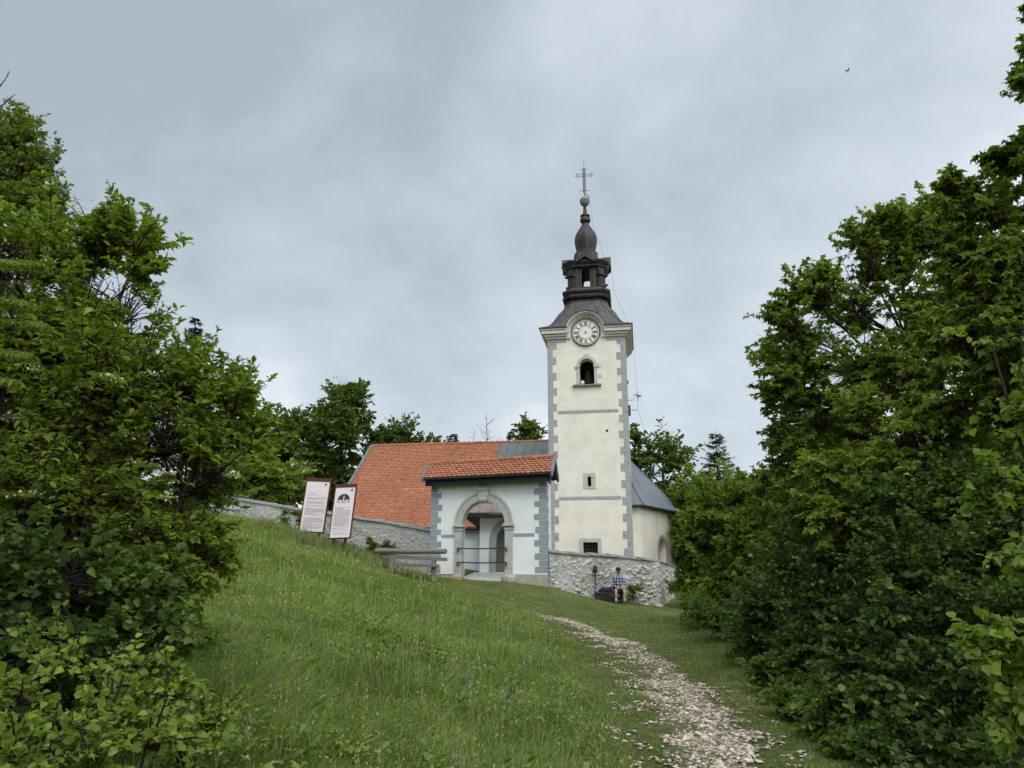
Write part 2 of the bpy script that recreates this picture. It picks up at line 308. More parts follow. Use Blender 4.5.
class MB:
    def __init__(s, f=None): s.v = []; s.f = []; s.t = []; s.m = []; s.fn = f or (lambda x, y, z: Vector((x, y, z))); s.tint = .5; s.mi = 0
    def add(s, pts, faces, raw=False):
        n = len(s.v)
        for p in pts: s.v.append(Vector(p) if raw else Vector(s.fn(*p))); s.t.append(s.tint)
        for q in faces: s.f.append([n+i for i in q]); s.m.append(s.mi)
    def box(s, x0, x1, y0, y1, z0, z1):
        s.add([(x0,y0,z0),(x1,y0,z0),(x1,y1,z0),(x0,y1,z0),(x0,y0,z1),(x1,y0,z1),(x1,y1,z1),(x0,y1,z1)],
              [(0,3,2,1),(4,5,6,7),(0,1,5,4),(1,2,6,5),(2,3,7,6),(3,0,4,7)])
    def loft(s, rings, cap=True, closed=True):
        k = len(rings[0]); pts = [p for r in rings for p in r]; fs = []
        for i in range(len(rings)-1):
            for j in range(k if closed else k-1):
                a = i*k+j; b = i*k+(j+1) % k; fs.append((a, b, b+k, a+k))
        if cap: fs.append(tuple(range(k))[::-1]); fs.append(tuple((len(rings)-1)*k+j for j in range(k)))
        s.add(pts, fs)
    def tube(s, pts, rad, k=6, raw=False):
        pts = [Vector(p) if raw else Vector(s.fn(*p)) for p in pts]; rings = []
        if not hasattr(rad, '__len__'): rad = [rad]*len(pts)
        for i, p in enumerate(pts):
            d = (pts[min(i+1, len(pts)-1)]-pts[max(i-1, 0)]).normalized()
            a = d.orthogonal().normalized() if i == 0 else (a - d*a.dot(d)).normalized()
            b = d.cross(a)
            rings.append([p+(a*math.cos(2*math.pi*j/k)+b*math.sin(2*math.pi*j/k))*rad[i] for j in range(k)])
        g = s.fn; s.fn = lambda x, y, z: Vector((x, y, z)); s.loft([[tuple(q) for q in r] for r in rings]); s.fn = g
    def lathe(s, cx, cy, prof, k=20):
        s.loft([[(cx+r*math.cos(2*math.pi*j/k), cy+r*math.sin(2*math.pi*j/k), z) for j in range(k)] for r, z in prof])
    def prism(s, pts2, y0, y1, axis='y'):
        """polygon in (x,z) extruded along y"""
        n = len(pts2); P = [(x, y0, z) for x, z in pts2] + [(x, y1, z) for x, z in pts2]
        s.add(P, [tuple(range(n)), tuple(range(2*n-1, n-1, -1))] + [(i, i+n, (i+1) % n+n, (i+1) % n) for i in range(n)])
    def ring(s, cx, cz, r0, r1, y0, y1, a0=0, a1=math.pi, n=28):
        """flat annular band in the x-z plane between y0 and y1"""
        for i in range(n):
            a, b = a0+(a1-a0)*i/n, a0+(a1-a0)*(i+1)/n
            P = []
            for y in (y0, y1):
                for r, q in ((r0, a), (r1, a), (r1, b), (r0, b)): P.append((cx+r*math.cos(q), y, cz+r*math.sin(q)))
            s.add(P, [(0,1,2,3),(7,6,5,4),(1,5,6,2),(0,3,7,4)] + ([(0,4,5,1)] if i == 0 and a1-a0 < 6.28 else []) + ([(3,2,6,7)] if i == n-1 and a1-a0 < 6.28 else []))
    def arch_wall(s, x0, x1, z0, z1, cx, r, zs, y0, y1, n=20):
        """wall slab x0..x1, z0..z1 with an arched opening (springing at zs) that starts at z0"""
        s.box(x0, cx-r, y0, y1, z0, z1); s.box(cx+r, x1, y0, y1, z0, z1)
        for i in range(n):
            a, b = math.pi*(1-i/n), math.pi*(1-(i+1)/n)
            xa, za, xb, zb = cx+r*math.cos(a), zs+r*math.sin(a), cx+r*math.cos(b), zs+r*math.sin(b)
            s.add([(xa,y0,za),(xb,y0,zb),(xb,y0,z1),(xa,y0,z1),(xa,y1,za),(xb,y1,zb),(xb,y1,z1),(xa,y1,z1)],
                  [(0,1,2,3),(7,6,5,4),(0,4,5,1),(3,2,6,7)])
    def cut(s): s.cuts = getattr(s, 'cuts', []) + [(len(s.v), len(s.f))]
    def build_each(s, name, m, parent, **k):
        c = [(0, 0)] + getattr(s, 'cuts', []) + [(len(s.v), len(s.f))]; out = []
        for (v0, f0), (v1, f1) in zip(c[:-1], c[1:]):
            if v1 == v0: continue
            q = MB(); q.v = s.v[v0:v1]; q.t = s.t[v0:v1]; q.m = s.m[f0:f1]; q.f = [[i-v0 for i in p] for p in s.f[f0:f1]]; out.append(q.build(name, m, parent, **k))
        return out
    def build(s, name, m, parent=None, smooth=False, bevel=0, tint=False):
        inv = wmat(parent).inverted() if parent else Matrix()
        me = bpy.data.meshes.new(name); me.from_pydata([inv@v for v in s.v], [], s.f)
        for x in (m if isinstance(m, list) else [m]): me.materials.append(M[x] if isinstance(x, str) else x)
        if isinstance(m, list): me.polygons.foreach_set('material_index', s.m)
        if tint:
            a = me.attributes.new('tint', 'FLOAT', 'POINT'); a.data.foreach_set('value', s.t)
        if smooth: me.polygons.foreach_set('use_smooth', [True]*len(me.polygons))
        me.update()
        o = link(bpy.data.objects.new(name, me), parent)
        if smooth: me.set_sharp_from_angle(angle=math.radians(40))
        if bevel:
            b = o.modifiers.new('bevel', 'BEVEL'); b.width = bevel; b.segments = 2; b.limit_method = 'ANGLE'; b.angle_limit = .6
        return o

# ------------------------------------------------------------------ path
PP = [(618,535,575,553),(632,560,614,590),(648,584,652,630),(668,592,692,655),(690,598,725,676),(712,606,750,692),(740,630,772,702),(768,645,790,708)]
pw = []
for v, ul, ur, uc in PP:
    p = on(uc, v); q = on(ur, v); l_ = on(ul, v); pw.append((p.y, (q.x+l_.x)/2, (q.x-l_.x)/2, p.x))
g0 = on(497, 601); g1 = on(522, 609)
pw = [(g0.y, g0.x, .35, g0.x), (g1.y, g1.x, .45, g1.x)] + pw + [(3.0, 2.3, .9, 2.3), (-2, 2.3, .9, 2.3)]
pw.sort(); PY = np.array([a[0] for a in pw]); PX = np.array([a[1] for a in pw]); PWD = np.array([a[2] for a in pw]); PCO = np.array([a[3] for a in pw])
def pathc(y): return np.interp(y, PY, PX), np.interp(y, PY, PWD)
def vnoise(x, y, s, seed=0):
    """smooth value noise for scatter masks"""
    rs = np.random.RandomState(seed); g = rs.rand(64, 64)
    a = np.asarray(x)/s; b = np.asarray(y)/s
    i = np.floor(a).astype(int); j = np.floor(b).astype(int); fx = a-i; fy = b-j
    fx = fx*fx*(3-2*fx); fy = fy*fy*(3-2*fy)
    return (g[i % 64, j % 64]*(1-fx)*(1-fy)+g[(i+1) % 64, j % 64]*fx*(1-fy)+g[i % 64, (j+1) % 64]*(1-fx)*fy+g[(i+1) % 64, (j+1) % 64]*fx*fy)
def pmask(x, y):
    """0 outside the path .. 1 on bare gravel"""
    c, w = pathc(y); d = np.abs(x-c)/w; co = np.interp(y, PY, PCO)
    w0 = vnoise(x, y, .42, 3)*.35 + vnoise(x, y, .13, 4)*.45 + vnoise(x, y*.5, .9, 5)*.2
    core = np.exp(-((x-co-.10*w)/(w*.36))**2)
    m = core*.52 + .42*np.clip(1.3-d, 0, 1) - .17 + (w0-.5)*1.55
    m = np.where((y > 22.8), m-.25, m)
    return np.where((d < 1.3) & (y < g0.y+.3), np.clip(m, 0, 1), 0)

def axis_pts(lo, hi, step, far):
    a = list(np.arange(lo, hi+1e-6, step)); g = step; x = hi
    while x < far: g *= 1.3; x += g; a.append(x)
    g = step; x = lo
    while x > -far: g *= 1.3; x -= g; a.insert(0, x)
    return np.array(a)
gx = axis_pts(-20, 14, .25, 2500); gy = axis_pts(-3, 48, .25, 2500)
GX, GY = np.meshgrid(gx, gy); GZ = H(GX, GY)
V = np.c_[GX.ravel(), GY.ravel(), GZ.ravel()]; nx = len(gx); ny = len(gy)
ii = (np.arange(ny-1)[:,None]*nx+np.arange(nx-1)[None,:]).ravel()
ground = np_mesh('ground', V, np.c_[ii, ii+1, ii+nx+1, ii+nx], M['ground'], smooth=True, k=4); tag(ground, kind='structure')

def path_mesh():
    ys = np.arange(2.5, g0.y+.2, .12); K = 24; V = []; 
    for y in ys:
        w = pathc(y)[1]*.62; c = np.interp(y, PY, PCO)
        wl = w*(.92+.35*(vnoise(0, y, .5, 9)-.5)+.25*(vnoise(3, y, .17, 10)-.5)); wr = w*(.92+.35*(vnoise(7, y, .5, 11)-.5)+.25*(vnoise(9, y, .17, 12)-.5))
        t = np.linspace(-1, 1, K); x = np.where(t < 0, c+t*wl, c+t*wr)
        V.append(np.c_[x, np.full(K, y), H(x, np.full(K, y))+.018-.03*np.abs(t)**3])
    V = np.concatenate(V); n = len(ys)
    i = (np.arange(n-1)[:,None]*K+np.arange(K-1)[None,:]).ravel()
    o = np_mesh('path', V, np.c_[i, i+1, i+K+1, i+K], M['path'], smooth=True, k=4); tag(o, kind='structure')
path_mesh()

# ------------------------------------------------------------------ church
AC = math.radians(9.5); CO = Vector((1.98, 40, 0))
def FC(x, y, z): return Vector((CO.x+x*math.cos(AC)+y*math.sin(AC), CO.y-x*math.sin(AC)+y*math.cos(AC), z))
church = thing('church', (CO.x, CO.y, 1.3), 'cream village church with tall clock tower, dark onion spire and long orange tiled nave roof', 'church', rz=-AC)
W = 4.33; CX = W/2; CY = W/2
b = MB(FC); T = .6
b.box(0, W, 0, T, .3, 2.16); b.box(0, CX-.41, 0, T, 2.16, 2.92); b.box(CX+.35, W, 0, T, 2.16, 2.92)
b.box(0, W, 0, T, 2.92, 5.83); b.box(0, CX-.10, 0, T, 5.83, 6.34); b.box(CX+.09, W, 0, T, 5.83, 6.34)
b.box(0, W, 0, T, 6.34, 11.32); b.arch_wall(0, W, 11.32, 13.2, CX, .40, 12.44, 0, T)
b.box(0, W, 0, T, 13.2, 14.6)
b.prism([(CX+.95*math.cos(a), 14.4+.95*math.sin(a)) for a in np.linspace(.22, math.pi-.22, 20)], .003, T)
b.box(0, T, T, W-T, .3, 14.6); b.box(W-T, W, T, W-T, .3, 14.6); b.box(0, W, W-T, W, .3, 14.6)
b.build('tower_wall', 'tower_plaster', church)
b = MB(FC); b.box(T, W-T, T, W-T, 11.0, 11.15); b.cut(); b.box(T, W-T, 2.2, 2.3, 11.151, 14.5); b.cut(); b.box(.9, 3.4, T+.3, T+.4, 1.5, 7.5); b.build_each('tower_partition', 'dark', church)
# quoins, one mesh per corner
def quoins(f, name, m, z0, z1, pair, lw, sw, corner_x, sgn, parent, side=None, gap=.02, proud=.012, jit=.04):
    q = MB(f); z = z0; i = 0; h = pair/2
    while z < z1-.1:
        wdt = (lw if i % 2 == 0 else sw)*(1+random.uniform(-jit, jit)*1.5); zt = min(z+h*(1+random.uniform(-jit, jit)), z1)
        xs = sorted((corner_x, corner_x+sgn*wdt)); q.box(xs[0] if sgn > 0 else xs[0], xs[1], -proud, .05, z+gap/2, zt-gap/2)
        if side is not None:
            ws = (sw if i % 2 == 0 else lw)
            q.box(corner_x-.05 if sgn < 0 else corner_x-proud, corner_x+proud if sgn < 0 else corner_x+.05, .055, ws, z+gap/2, zt-gap/2)
        z = zt; i += 1
    return q.build(name, m, parent, bevel=.004)
quoins(FC, 'quoins', 'quoin_grey', .4, 13.85, .875, .50, .29, 0, 1, church, True)
quoins(FC, 'quoins', 'quoin_grey', .4, 13.85, .875, .50, .29, W, -1, church, True)
b = MB(FC)
for z in (9.87, 5.2): b.box(.52, W-.52, -.014, .03, z-.09, z+.09); b.cut()
b.box(.0, CX-1.12, -.016, .03, 13.84, 14.04); b.cut(); b.box(CX+1.12, W, -.016, .03, 13.84, 14.04)
b.build_each('string_course', 'quoin_grey', church, bevel=.01)
# cornice (broken by the arched moulding over the clock)
def cor(b, z0, z1, o, brk=1.0):
    b.box(-o, CX-brk, -o, .0, z0, z1); b.box(CX+brk, W+o, -o, .0, z0, z1)
    b.box(W, W+o, 0, W+o, z0, z1); b.box(-o, 0, 0, W+o, z0, z1); b.box(0, W, W, W+o, z0, z1)
b = MB(FC)
cor(b, 14.05, 14.17, .10); cor(b, 14.17, 14.30, .2); cor(b, 14.30, 14.50, .32); cor(b, 14.50, 14.60, .38)
b.build('cornice', 'cornice', church, bevel=.03)
b = MB(FC); cor(b, 14.60, 14.66, .43); b.build('cornice_cap', 'copper', church)
b = MB(FC)
b.ring(CX, 14.4, .86, .97, -.12, 1.1, .02, math.pi-.02); b.ring(CX, 14.4, .97, 1.05, -.26, 1.2, .02, math.pi-.02); b.ring(CX, 14.4, 1.05, 1.12, -.36, 1.3, .02, math.pi-.02)
b.box(CX-1.12, CX-.86, -.12, .0, 14.05, 14.4); b.box(CX+.86, CX+1.12, -.12, .0, 14.05, 14.4)
b.build('clock_arch', 'cornice', church, smooth=True)
b = MB(FC); b.ring(CX, 14.4, 1.12, 1.16, -.40, 1.5, .2, math.pi-.2); b.build('arch_flashing', 'copper', church)
# clock
ZC = 14.36; b = MB(FC)
b.ring(CX, ZC, 0, .79, -.07, -.004, 0, 2*math.pi, 48); dial = b.build('clock_dial', 'dial', church)
b = MB(FC); b.ring(CX, ZC, .745, .80, -.10, -.06, 0, 2*math.pi, 48); b.cut(); b.ring(CX, ZC, .665, .685, -.085, -.068, 0, 2*math.pi, 48); b.cut(); b.ring(CX, ZC, .375, .392, -.085, -.068, 0, 2*math.pi, 48)
b.build_each('dial_ring', 'dial_black', dial)
NUM = ['XII','I','II','III','IIII','V','VI','VII','VIII','IX','X','XI']
b = MB(FC)
def stroke(b, cx, ang, p, q, w):
    """bar between two points given in a numeral's own frame (x right, y outward)"""
    pa = Vector(p); qa = Vector(q); d = (qa-pa).normalized(); n = Vector((-d.y, d.x))*w/2
    P = [pa+n, qa+n, qa-n, pa-n]; out = []
    for y in (-.085, -.068):
        for c in P: out.append((CX+c.x*math.cos(ang)+c.y*math.sin(ang), y, ZC-c.x*math.sin(ang)+c.y*math.cos(ang)))
    b.add(out, [(0,1,2,3),(7,6,5,4),(0,4,5,1),(1,5,6,2),(2,6,7,3),(3,7,4,0)])
for i, s in enumerate(NUM):
    ang = 2*math.pi*i/12; wd = {'I': .046, 'V': .095, 'X': .10}; tot = sum(wd[c] for c in s); x = -tot/2
    for c in s:
        w = wd[c]
        if c == 'I': stroke(b, 0, ang, (x+w/2, .42), (x+w/2, .63), .026)
        if c == 'V': stroke(b, 0, ang, (x+.01, .63), (x+w/2, .42), .03); stroke(b, 0, ang, (x+w-.01, .63), (x+w/2, .42), .014)
        if c == 'X': stroke(b, 0, ang, (x+.01, .63), (x+w-.01, .42), .03); stroke(b, 0, ang, (x+w-.01, .63), (x+.01, .42), .014)
        x += w
    b.cut()
b.build_each('numeral', 'dial_black', dial)
b = MB(FC); b.ring(CX, ZC, 0, .045, -.12, -.06, 0, 2*math.pi, 12); b.build('hub', 'dial_black', dial)
# bell window
b = MB(FC)
b.ring(CX, 12.44, .40, .56, -.05, .12, 0, math.pi, 20)
for sx in (-1, 1):
    xs = sorted((CX+sx*.405, CX+sx*.56)); b.box(xs[0], xs[1], -.05, .10, 11.40, 12.38)
    xs = sorted((CX+sx*.37, CX+sx*.64)); b.box(xs[0], xs[1], -.09, .10, 12.34, 12.47)
b.box(CX-.13, CX+.13, -.10, .1, 12.82, 13.10)
wf = b.build('bell_window_frame', 'stone_trim', church, bevel=.012)
b = MB(FC); b.box(CX-.78, CX+.78, -.16, .12, 11.27, 11.38); b.build('sill', 'coping', wf, bevel=.02)
b = MB(FC); b.box(CX+.60, CX+.80, -.03, -.014, 12.35, 12.60); b.cut(); b.box(CX+.62, CX+.82, -.03, -.014, 11.75, 11.98); b.build_each('hinge_plate', 'cornice', wf)
b = MB(FC); b.lathe(CX, 1.15, [(.02,12.55),(.13,12.52),(.20,12.40),(.24,12.15),(.29,11.9),(.38,11.72),(.40,11.68),(.36,11.70)], 24)
bell = b.build('bell', 'iron', church, smooth=True)
b = MB(FC); b.tube([(CX,1.15,12.3),(CX,1.15,11.62)], [.02,.05]); b.build('clapper', 'iron', bell)
b = MB(FC); b.box(T-.1, W-T+.1, 1.05, 1.25, 12.55, 12.72); b.build('bell_yoke', 'dark_wood', church)
b = MB(FC); b.tube([(CX-.28,.15,11.38),(CX-.28,.15,11.50)], .02); b.tube([(CX-.28,.16,11.55),(CX-.24,.02,11.53)], [.08,.10], 12); b.build('floodlight', 'dial', church)
# small slit and grated window
b = MB(FC)
for (x0, x1, z0, z1) in ((-.33,-.10,5.70,6.52), (.09,.32,5.70,6.52), (-.10,.09,6.34,6.52), (-.10,.09,5.70,5.83)): b.box(CX+x0, CX+x1, -.03, .03, z0, z1)
b.build('slit_frame', 'stone_trim', church)
b = MB(FC)
for (x0, x1, z0, z1) in ((-.60,-.41,1.95,3.12), (.35,.54,1.95,3.12), (-.41,.35,2.92,3.12), (-.41,.35,1.95,2.16)): b.box(CX+x0, CX+x1, -.04, .05, z0, z1)
gw = b.build('window_frame', 'stone_trim', church)
b = MB(FC)
for i in range(4): b.tube([(CX-.27+i*.16,.1,2.14),(CX-.27+i*.16,.1,2.94)], .016)
for z in (2.35, 2.55, 2.75): b.tube([(CX-.42,.1,z),(CX+.36,.1,z)], .014)
b.build('window_grille', 'iron', gw)
b = MB(FC); b.box(CX-.41, CX+.35, .3, .32, 2.16, 2.92); b.build('window_pane', 'dark', gw)
b = MB(FC); b.ring(CX+1.0, 8.78, 0, .07, -.01, .02, 0, 2*math.pi, 12); b.build('vent_hole', 'dark', church)
# roof, lantern and onion
def cs(h, c, z):
    """chamfered square ring"""
    c = max(c, .004)
    return [(CX+a, CY+bb, z) for a, bb in ((-h+c,-h),(h-c,-h),(h,-h+c),(h,h-c),(h-c,h),(-h+c,h),(-h,h-c),(-h,-h+c))]
b = MB(FC)
RPROF = ((14.662,2.59,.01),(14.72,2.44,.02),(14.82,2.24,.05),(14.98,2.06,.10),(15.2,1.92,.16),(15.5,1.79,.24),(15.9,1.62,.32),(16.2,1.45,.36),(16.4,1.33,.37),(16.7,1.23,.38),(17.0,1.17,.38),(17.06,1.14,.38))
RPROF = tuple((14.662+(z-14.662)*.885, h, c) for z, h, c in RPROF)
b.loft([cs(h, c, z) for z, h, c in RPROF])
LZ = -.26
roof = b.build('tower_roof', 'copper_roof', church, smooth=True)
cut = MB(FC); cut.lathe(0, 0, [(0,0),(0,1)], 3); cut = MB(FC)
cut.prism([(CX+1.09*math.cos(a), 14.4+1.09*math.sin(a)) for a in np.linspace(0, 2*math.pi, 40, endpoint=False)], -1.2, 1.25)
co_ = cut.build('cutter', 'copper', None); bo = roof.modifiers.new('notch', 'BOOLEAN'); bo.object = co_; bo.operation = 'DIFFERENCE'; bo.solver = 'EXACT'
bpy.context.view_layer.update(); dg = bpy.context.evaluated_depsgraph_get(); nm = bpy.data.meshes.new_from_object(roof.evaluated_get(dg)); roof.modifiers.clear(); roof.data = nm
bpy.data.objects.remove(co_)
b = MB(FC)
rows = RPROF[1:-1]
for s1, s2 in ((-1,-1),(1,-1),(1,1),(-1,1)):
    for k in (0, 1):
        pts = [(CX+s1*(h-(c if k else 0)), CY+s2*(h-(0 if k else c)), z) for z, h, c in rows]; b.tube(pts, .02, 4)
for t in (-.5, 0, .5):
    for (ax, sg) in ((0,-1),(0,1),(1,-1),(1,1)):
        pts = []
        for z, h, c in rows[1:]:
            p = t*(h-c); pts.append((CX+p, CY+sg*h, z) if ax == 0 else (CX+sg*h, CY+p, z))
        if ax == 0 and sg == -1: pts = pts[4:] if t == 0 else pts[3:]
        b.tube(pts, .013, 4)
b.build('roof_seams', 'copper', roof)
b = MB(FC)
b.loft([cs(h, c, z) for z, h, c in ((16.78,1.36,.45),(16.88,1.40,.46),(16.94,1.30,.42),(17.02,1.28,.42),(17.10,1.36,.46),(17.22,1.40,.47),(17.34,1.36,.46),(17.44,1.20,.40),(17.50,1.12,.36),(17.52,.95,.3))])
b.build('lantern_base', 'copper', church, smooth=True)
b = MB(FC)
def lrot(k):
    def g(x, y, z):
        a = k*math.pi/2; X = x*math.cos(a)-y*math.sin(a); Y = x*math.sin(a)+y*math.cos(a); return FC(CX+X, CY+Y, z)
    return g
for k in range(4):
    b.fn = lrot(k); b.arch_wall(-.66, .66, 17.50, 18.79, 0, .24, 18.46, -.98, -.84)
    b.ring(0, 18.46, .24, .31, -1.02, -.98, 0, math.pi, 14)
    for sx in (-1, 1):
        xs = sorted((sx*.245, sx*.33)); b.box(xs[0], xs[1], -1.02, -.985, 17.52, 18.46)
        xs = sorted((sx*.42, sx*.60)); b.box(xs[0], xs[1], -1.05, -.985, 17.50, 18.72)
lan = b.build('lantern_wall', 'copper', church)
b = MB(FC)
for k in range(4):
    def g45(x, y, z, k=k):
        a = k*math.pi/2+math.pi/4; return FC(CX+x*math.cos(a)-y*math.sin(a), CY+x*math.sin(a)+y*math.cos(a), z)
    b.fn = g45
    b.box(-.24, .24, -1.30, -1.02, 17.50, 18.74); b.box(-.14, .14, -1.36, -1.30, 17.50, 18.64)
    b.box(-.32, .32, -1.46, -1.1, 18.20, 18.30); b.box(-.30, .30, -1.40, -1.1, 17.50, 17.64); b.cut()
b.build_each('pier', 'copper', church, bevel=.02)
b = MB(FC)
b.loft([cs(h, c, z) for z, h, c in ((18.69,1.10,.42),(18.76,1.22,.48),(18.84,1.22,.46),(18.94,1.30,.5),(19.06,1.36,.5),(19.11,1.36,.5),(19.20,1.02,.36),(19.32,.84,.30),(19.50,.74,.26),(19.9,.66,.24))])
for k in range(4):
    b.fn = lrot(k)
    b.prism([(-.52,18.92),(0,19.26),(.52,18.92),(.52,19.06),(0,19.72),(-.52,19.06)], -1.46, -.9)
b.build('lantern_cornice', 'copper', church)
b = MB(FC)
S = .0606
prof = [(.60,19.85),(.70,19.92),(.72,20.02),(.64,20.10),(.57,20.16),(.60,20.35),(.665,20.65),(.68,20.90),(.65,21.15),(.56,21.40),(.42,21.62),(.29,21.82),(.21,22.0),(.19,22.08)]
b.lathe(CX, CY, prof, 8)
b.build('onion', 'copper', church, smooth=True)
b = MB(FC)
b.lathe(CX, CY, [(.2,22.05),(.30,22.12),(.33,22.25),(.28,22.38),(.22,22.46),(.30,22.50),(.28,22.56),(.13,22.62),(.11,22.9),(.085,23.25),(.10,23.3)], 16)
b.build('finial', 'copper', church, smooth=True)
b = MB(FC)
b.lathe(CX, CY, [(.06,23.15),(.17,23.22),(.27,23.34),(.30,23.48),(.27,23.52),(.30,23.55),(.25,23.68),(.14,23.78),(.04,23.82)], 20)
b.build('orb', 'coping', church, smooth=True)
b = MB(FC)
z0, z1 = 23.8, 26.35
b.tube([(CX,CY,z0),(CX,CY,24.1)], .035); b.tube([(CX,CY,25.75),(CX,CY,z1)], [.022,.008])
for sx in (-1, 1): b.tube([(CX+sx*.075,CY,24.1),(CX+sx*.075,CY,25.75)], .02, 5)
b.box(CX-.055, CX+.055, CY-.008, CY+.008, 24.12, 25.72)
for zz in (25.22, 25.36): b.tube([(CX-.42,CY,zz),(CX+.42,CY,zz)], .02, 5)
for sx in (-1, 1):
    b.tube([(CX+sx*.42,CY,25.29),(CX+sx*.62,CY,25.29)], .022, 5)
    b.tube([(CX+sx*.46,CY,25.10),(CX+sx*.42,CY,25.20),(CX+sx*.46,CY,25.29),(CX+sx*.42,CY,25.38),(CX+sx*.46,CY,25.48)], .022, 5)
b.tube([(CX-.22,CY,25.66),(CX-.1,CY,25.72),(CX+.1,CY,25.72),(CX+.22,CY,25.66)], .02, 5)
b.tube([(CX-.27,CY,24.20),(CX-.1,CY,24.25),(CX+.1,CY,24.25),(CX+.27,CY,24.20)], .02, 5)
b.tube([(CX+.02,CY,24.05),(CX+.3,CY,23.75)], .03, 5)
b.build('cross', 'cross_metal', church)
b = MB(FC); b.tube([(CX+.3,CY,23.75),(CX+.45,CY,22.0),(CX+.75,CY,20.9),(CX+1.0,CY,20.0),(CX+1.5,CY,18.6),(CX+1.62,CY,17.4),(W+.42,CY-.3,14.8),(W+.50,CY-.6,11.9),(W+.52,CY-.6,10.3)], .007, 4)
b.tube([(W+.52,CY-.6,10.3),(W+.9,CY,8.9),(W+1.5,CY+.6,7.2),(W+2.3,CY+3.5,6.0)], .008, 4); b.build('lightning_cable', 'iron', church)
# antenna and control box on the side of the tower
b = MB(FC); b.tube([(W,.9,10.62),(W+.3,.9,10.62),(W+.38,.9,10.80)], .025); b.tube([(W+.55,.9,10.55),(W+.55,.9,11.15)], .03); b.tube([(W+.3,.9,10.92),(W+.6,.9,10.92)], .04)
b.lathe(W+.6, .9, [(.01,10.78),(.12,10.80),(.15,10.86)], 12)
for i in range(12):
    a, c = i*math.pi/6, (i+1)*math.pi/6
    b.tube([(W+.66+.14*math.cos(a),.9,10.86+.2*math.sin(a)),(W+.66+.14*math.cos(c),.9,10.86+.2*math.sin(c))], .012, 4)
b.build('antenna', 'galv', church)
b = MB(FC); b.box(W+.0, W+.13, .7, 1.0, 9.75, 10.3); b.tube([(W+.1,.85,10.05),(W+.5,.85,10.03)], .018, 5); b.cut(); b.box(W, W+.07, .3, .4, 11.4, 11.6); b.build_each('control_box', 'iron', church)
# nave
NX0, NRY, NRZ = -13.0, 7.93, 9.62; EY, EZ = .75, 3.72; NX1 = 2.96
b = MB(FC)
b.box(NX0+.35, 0, 1.25, 1.85, .3, EZ+.25); b.box(NX0+.35, NX0+.95, 1.85, 14.6, .3, EZ+.25)
b.add([(NX0+.35,1.3,EZ+.2),(NX0+.35,14.56,EZ+.2),(NX0+.35,NRY,NRZ-.25),(NX0+.6,1.3,EZ+.2),(NX0+.6,14.56,EZ+.2),(NX0+.6,NRY,NRZ-.25)], [(0,1,2),(5,4,3),(0,2,5,3),(1,4,5,2),(0,3,4,1)])
b.box(NX0+.95, 4.7, 14.0, 14.6, .3, EZ+.25)
b.build('nave_wall', 'inner_plaster', church)
def slope_pt(x, s, off=0):
    """point on the nave's front roof plane: s = 0 ridge .. 1 eave"""
    L_ = Vector((0, EY-NRY, EZ-NRZ)); n = Vector((0, -(NRZ-EZ), NRY-EY)).normalized()
    n = Vector((0, EZ-NRZ, -(EY-NRY))).normalized()
    return (x, NRY+L_.y*s+n.y*off, NRZ+L_.z*s+n.z*off)
def tiles(b, P, x0, x1, length, tw, rowh, th=.022, clip=None, wob=.008, lob=.05):
    """beaver-tail tiles laid in overlapping courses; P(x, s, off) gives the roof surface, s in metres from the ridge"""
    nrow = int(length/rowh); rnd = random.Random(3)
    for r in range(nrow, 0, -1):
        s1 = r*rowh; s0 = s1-rowh*1.15
        x = x0-(tw/2 if r % 2 else 0)
        while x < x1-.01:
            xa, xb = max(x, x0), min(x+tw-.008, x1); x += tw
            if xb-xa < .03: continue
            if clip and clip((xa+xb)/2, s1): continue
            b.tint = min(1, max(0, rnd.gauss(.60, .10) + .06*math.sin(xa*1.3+r*.21)))
            o0 = .006; o1 = .006+th+rnd.uniform(0, wob); m = (xa+xb)/2; ds = rnd.uniform(-.006, .006)
            top = [P(xa, s0, o0+.012), P(xb, s0, o0+.012), P(xb, s1+ds-lob, o1), P(xb-(xb-xa)*.2, s1+ds-lob*.25, o1), P(m, s1+ds, o1), P(xa+(xb-xa)*.2, s1+ds-lob*.25, o1), P(xa, s1+ds-lob, o1)]
            bot = [P(xb, s1+ds-lob, o1-th), P(xb-(xb-xa)*.2, s1+ds-lob*.25, o1-th), P(m, s1+ds, o1-th), P(xa+(xb-xa)*.2, s1+ds-lob*.25, o1-th), P(xa, s1+ds-lob, o1-th)]
            b.add(top+bot, [(6,5,4,3,2,1,0),(2,3,8,7),(3,4,9,8),(4,5,10,9),(5,6,11,10)])
SL = math.hypot(EY-NRY, EZ-NRZ)
b = MB(FC); XM = -4.1
tiles(b, lambda x, s, o: slope_pt(x, s/SL, o), NX0, 0.0, SL, .20, .18, th=.04, clip=lambda x, s: x > XM and s < 3.4)
b.build('nave_roof', 'tile', church, tint=True)
b = MB(FC)   # solid roof body below the tiles, both sides, and the apse planes
def slab(b, pts, th=.12):
    P = [Vector(p) for p in pts]; n = (P[1]-P[0]).cross(P[2]-P[0]).normalized()
    if n.z < 0: n = -n
    Q = [p-n*th for p in P]; k = len(P)
    b.add([tuple(p) for p in P]+[tuple(q) for q in Q], [tuple(range(k)), tuple(range(2*k-1, k-1, -1))]+[(i, i+k, (i+1) % k+k, (i+1) % k) for i in range(k)])
slab(b, [slope_pt(NX0,0), slope_pt(NX0,1), slope_pt(0,1), slope_pt(0,0)])
slab(b, [slope_pt(NX0,0), (NX0,15.1,EZ), (4.7,15.1,EZ), (NX1,NRY,NRZ)])
b.build('roof_deck', 'dark_wood', church)
b = MB(FC); b.tint = .6
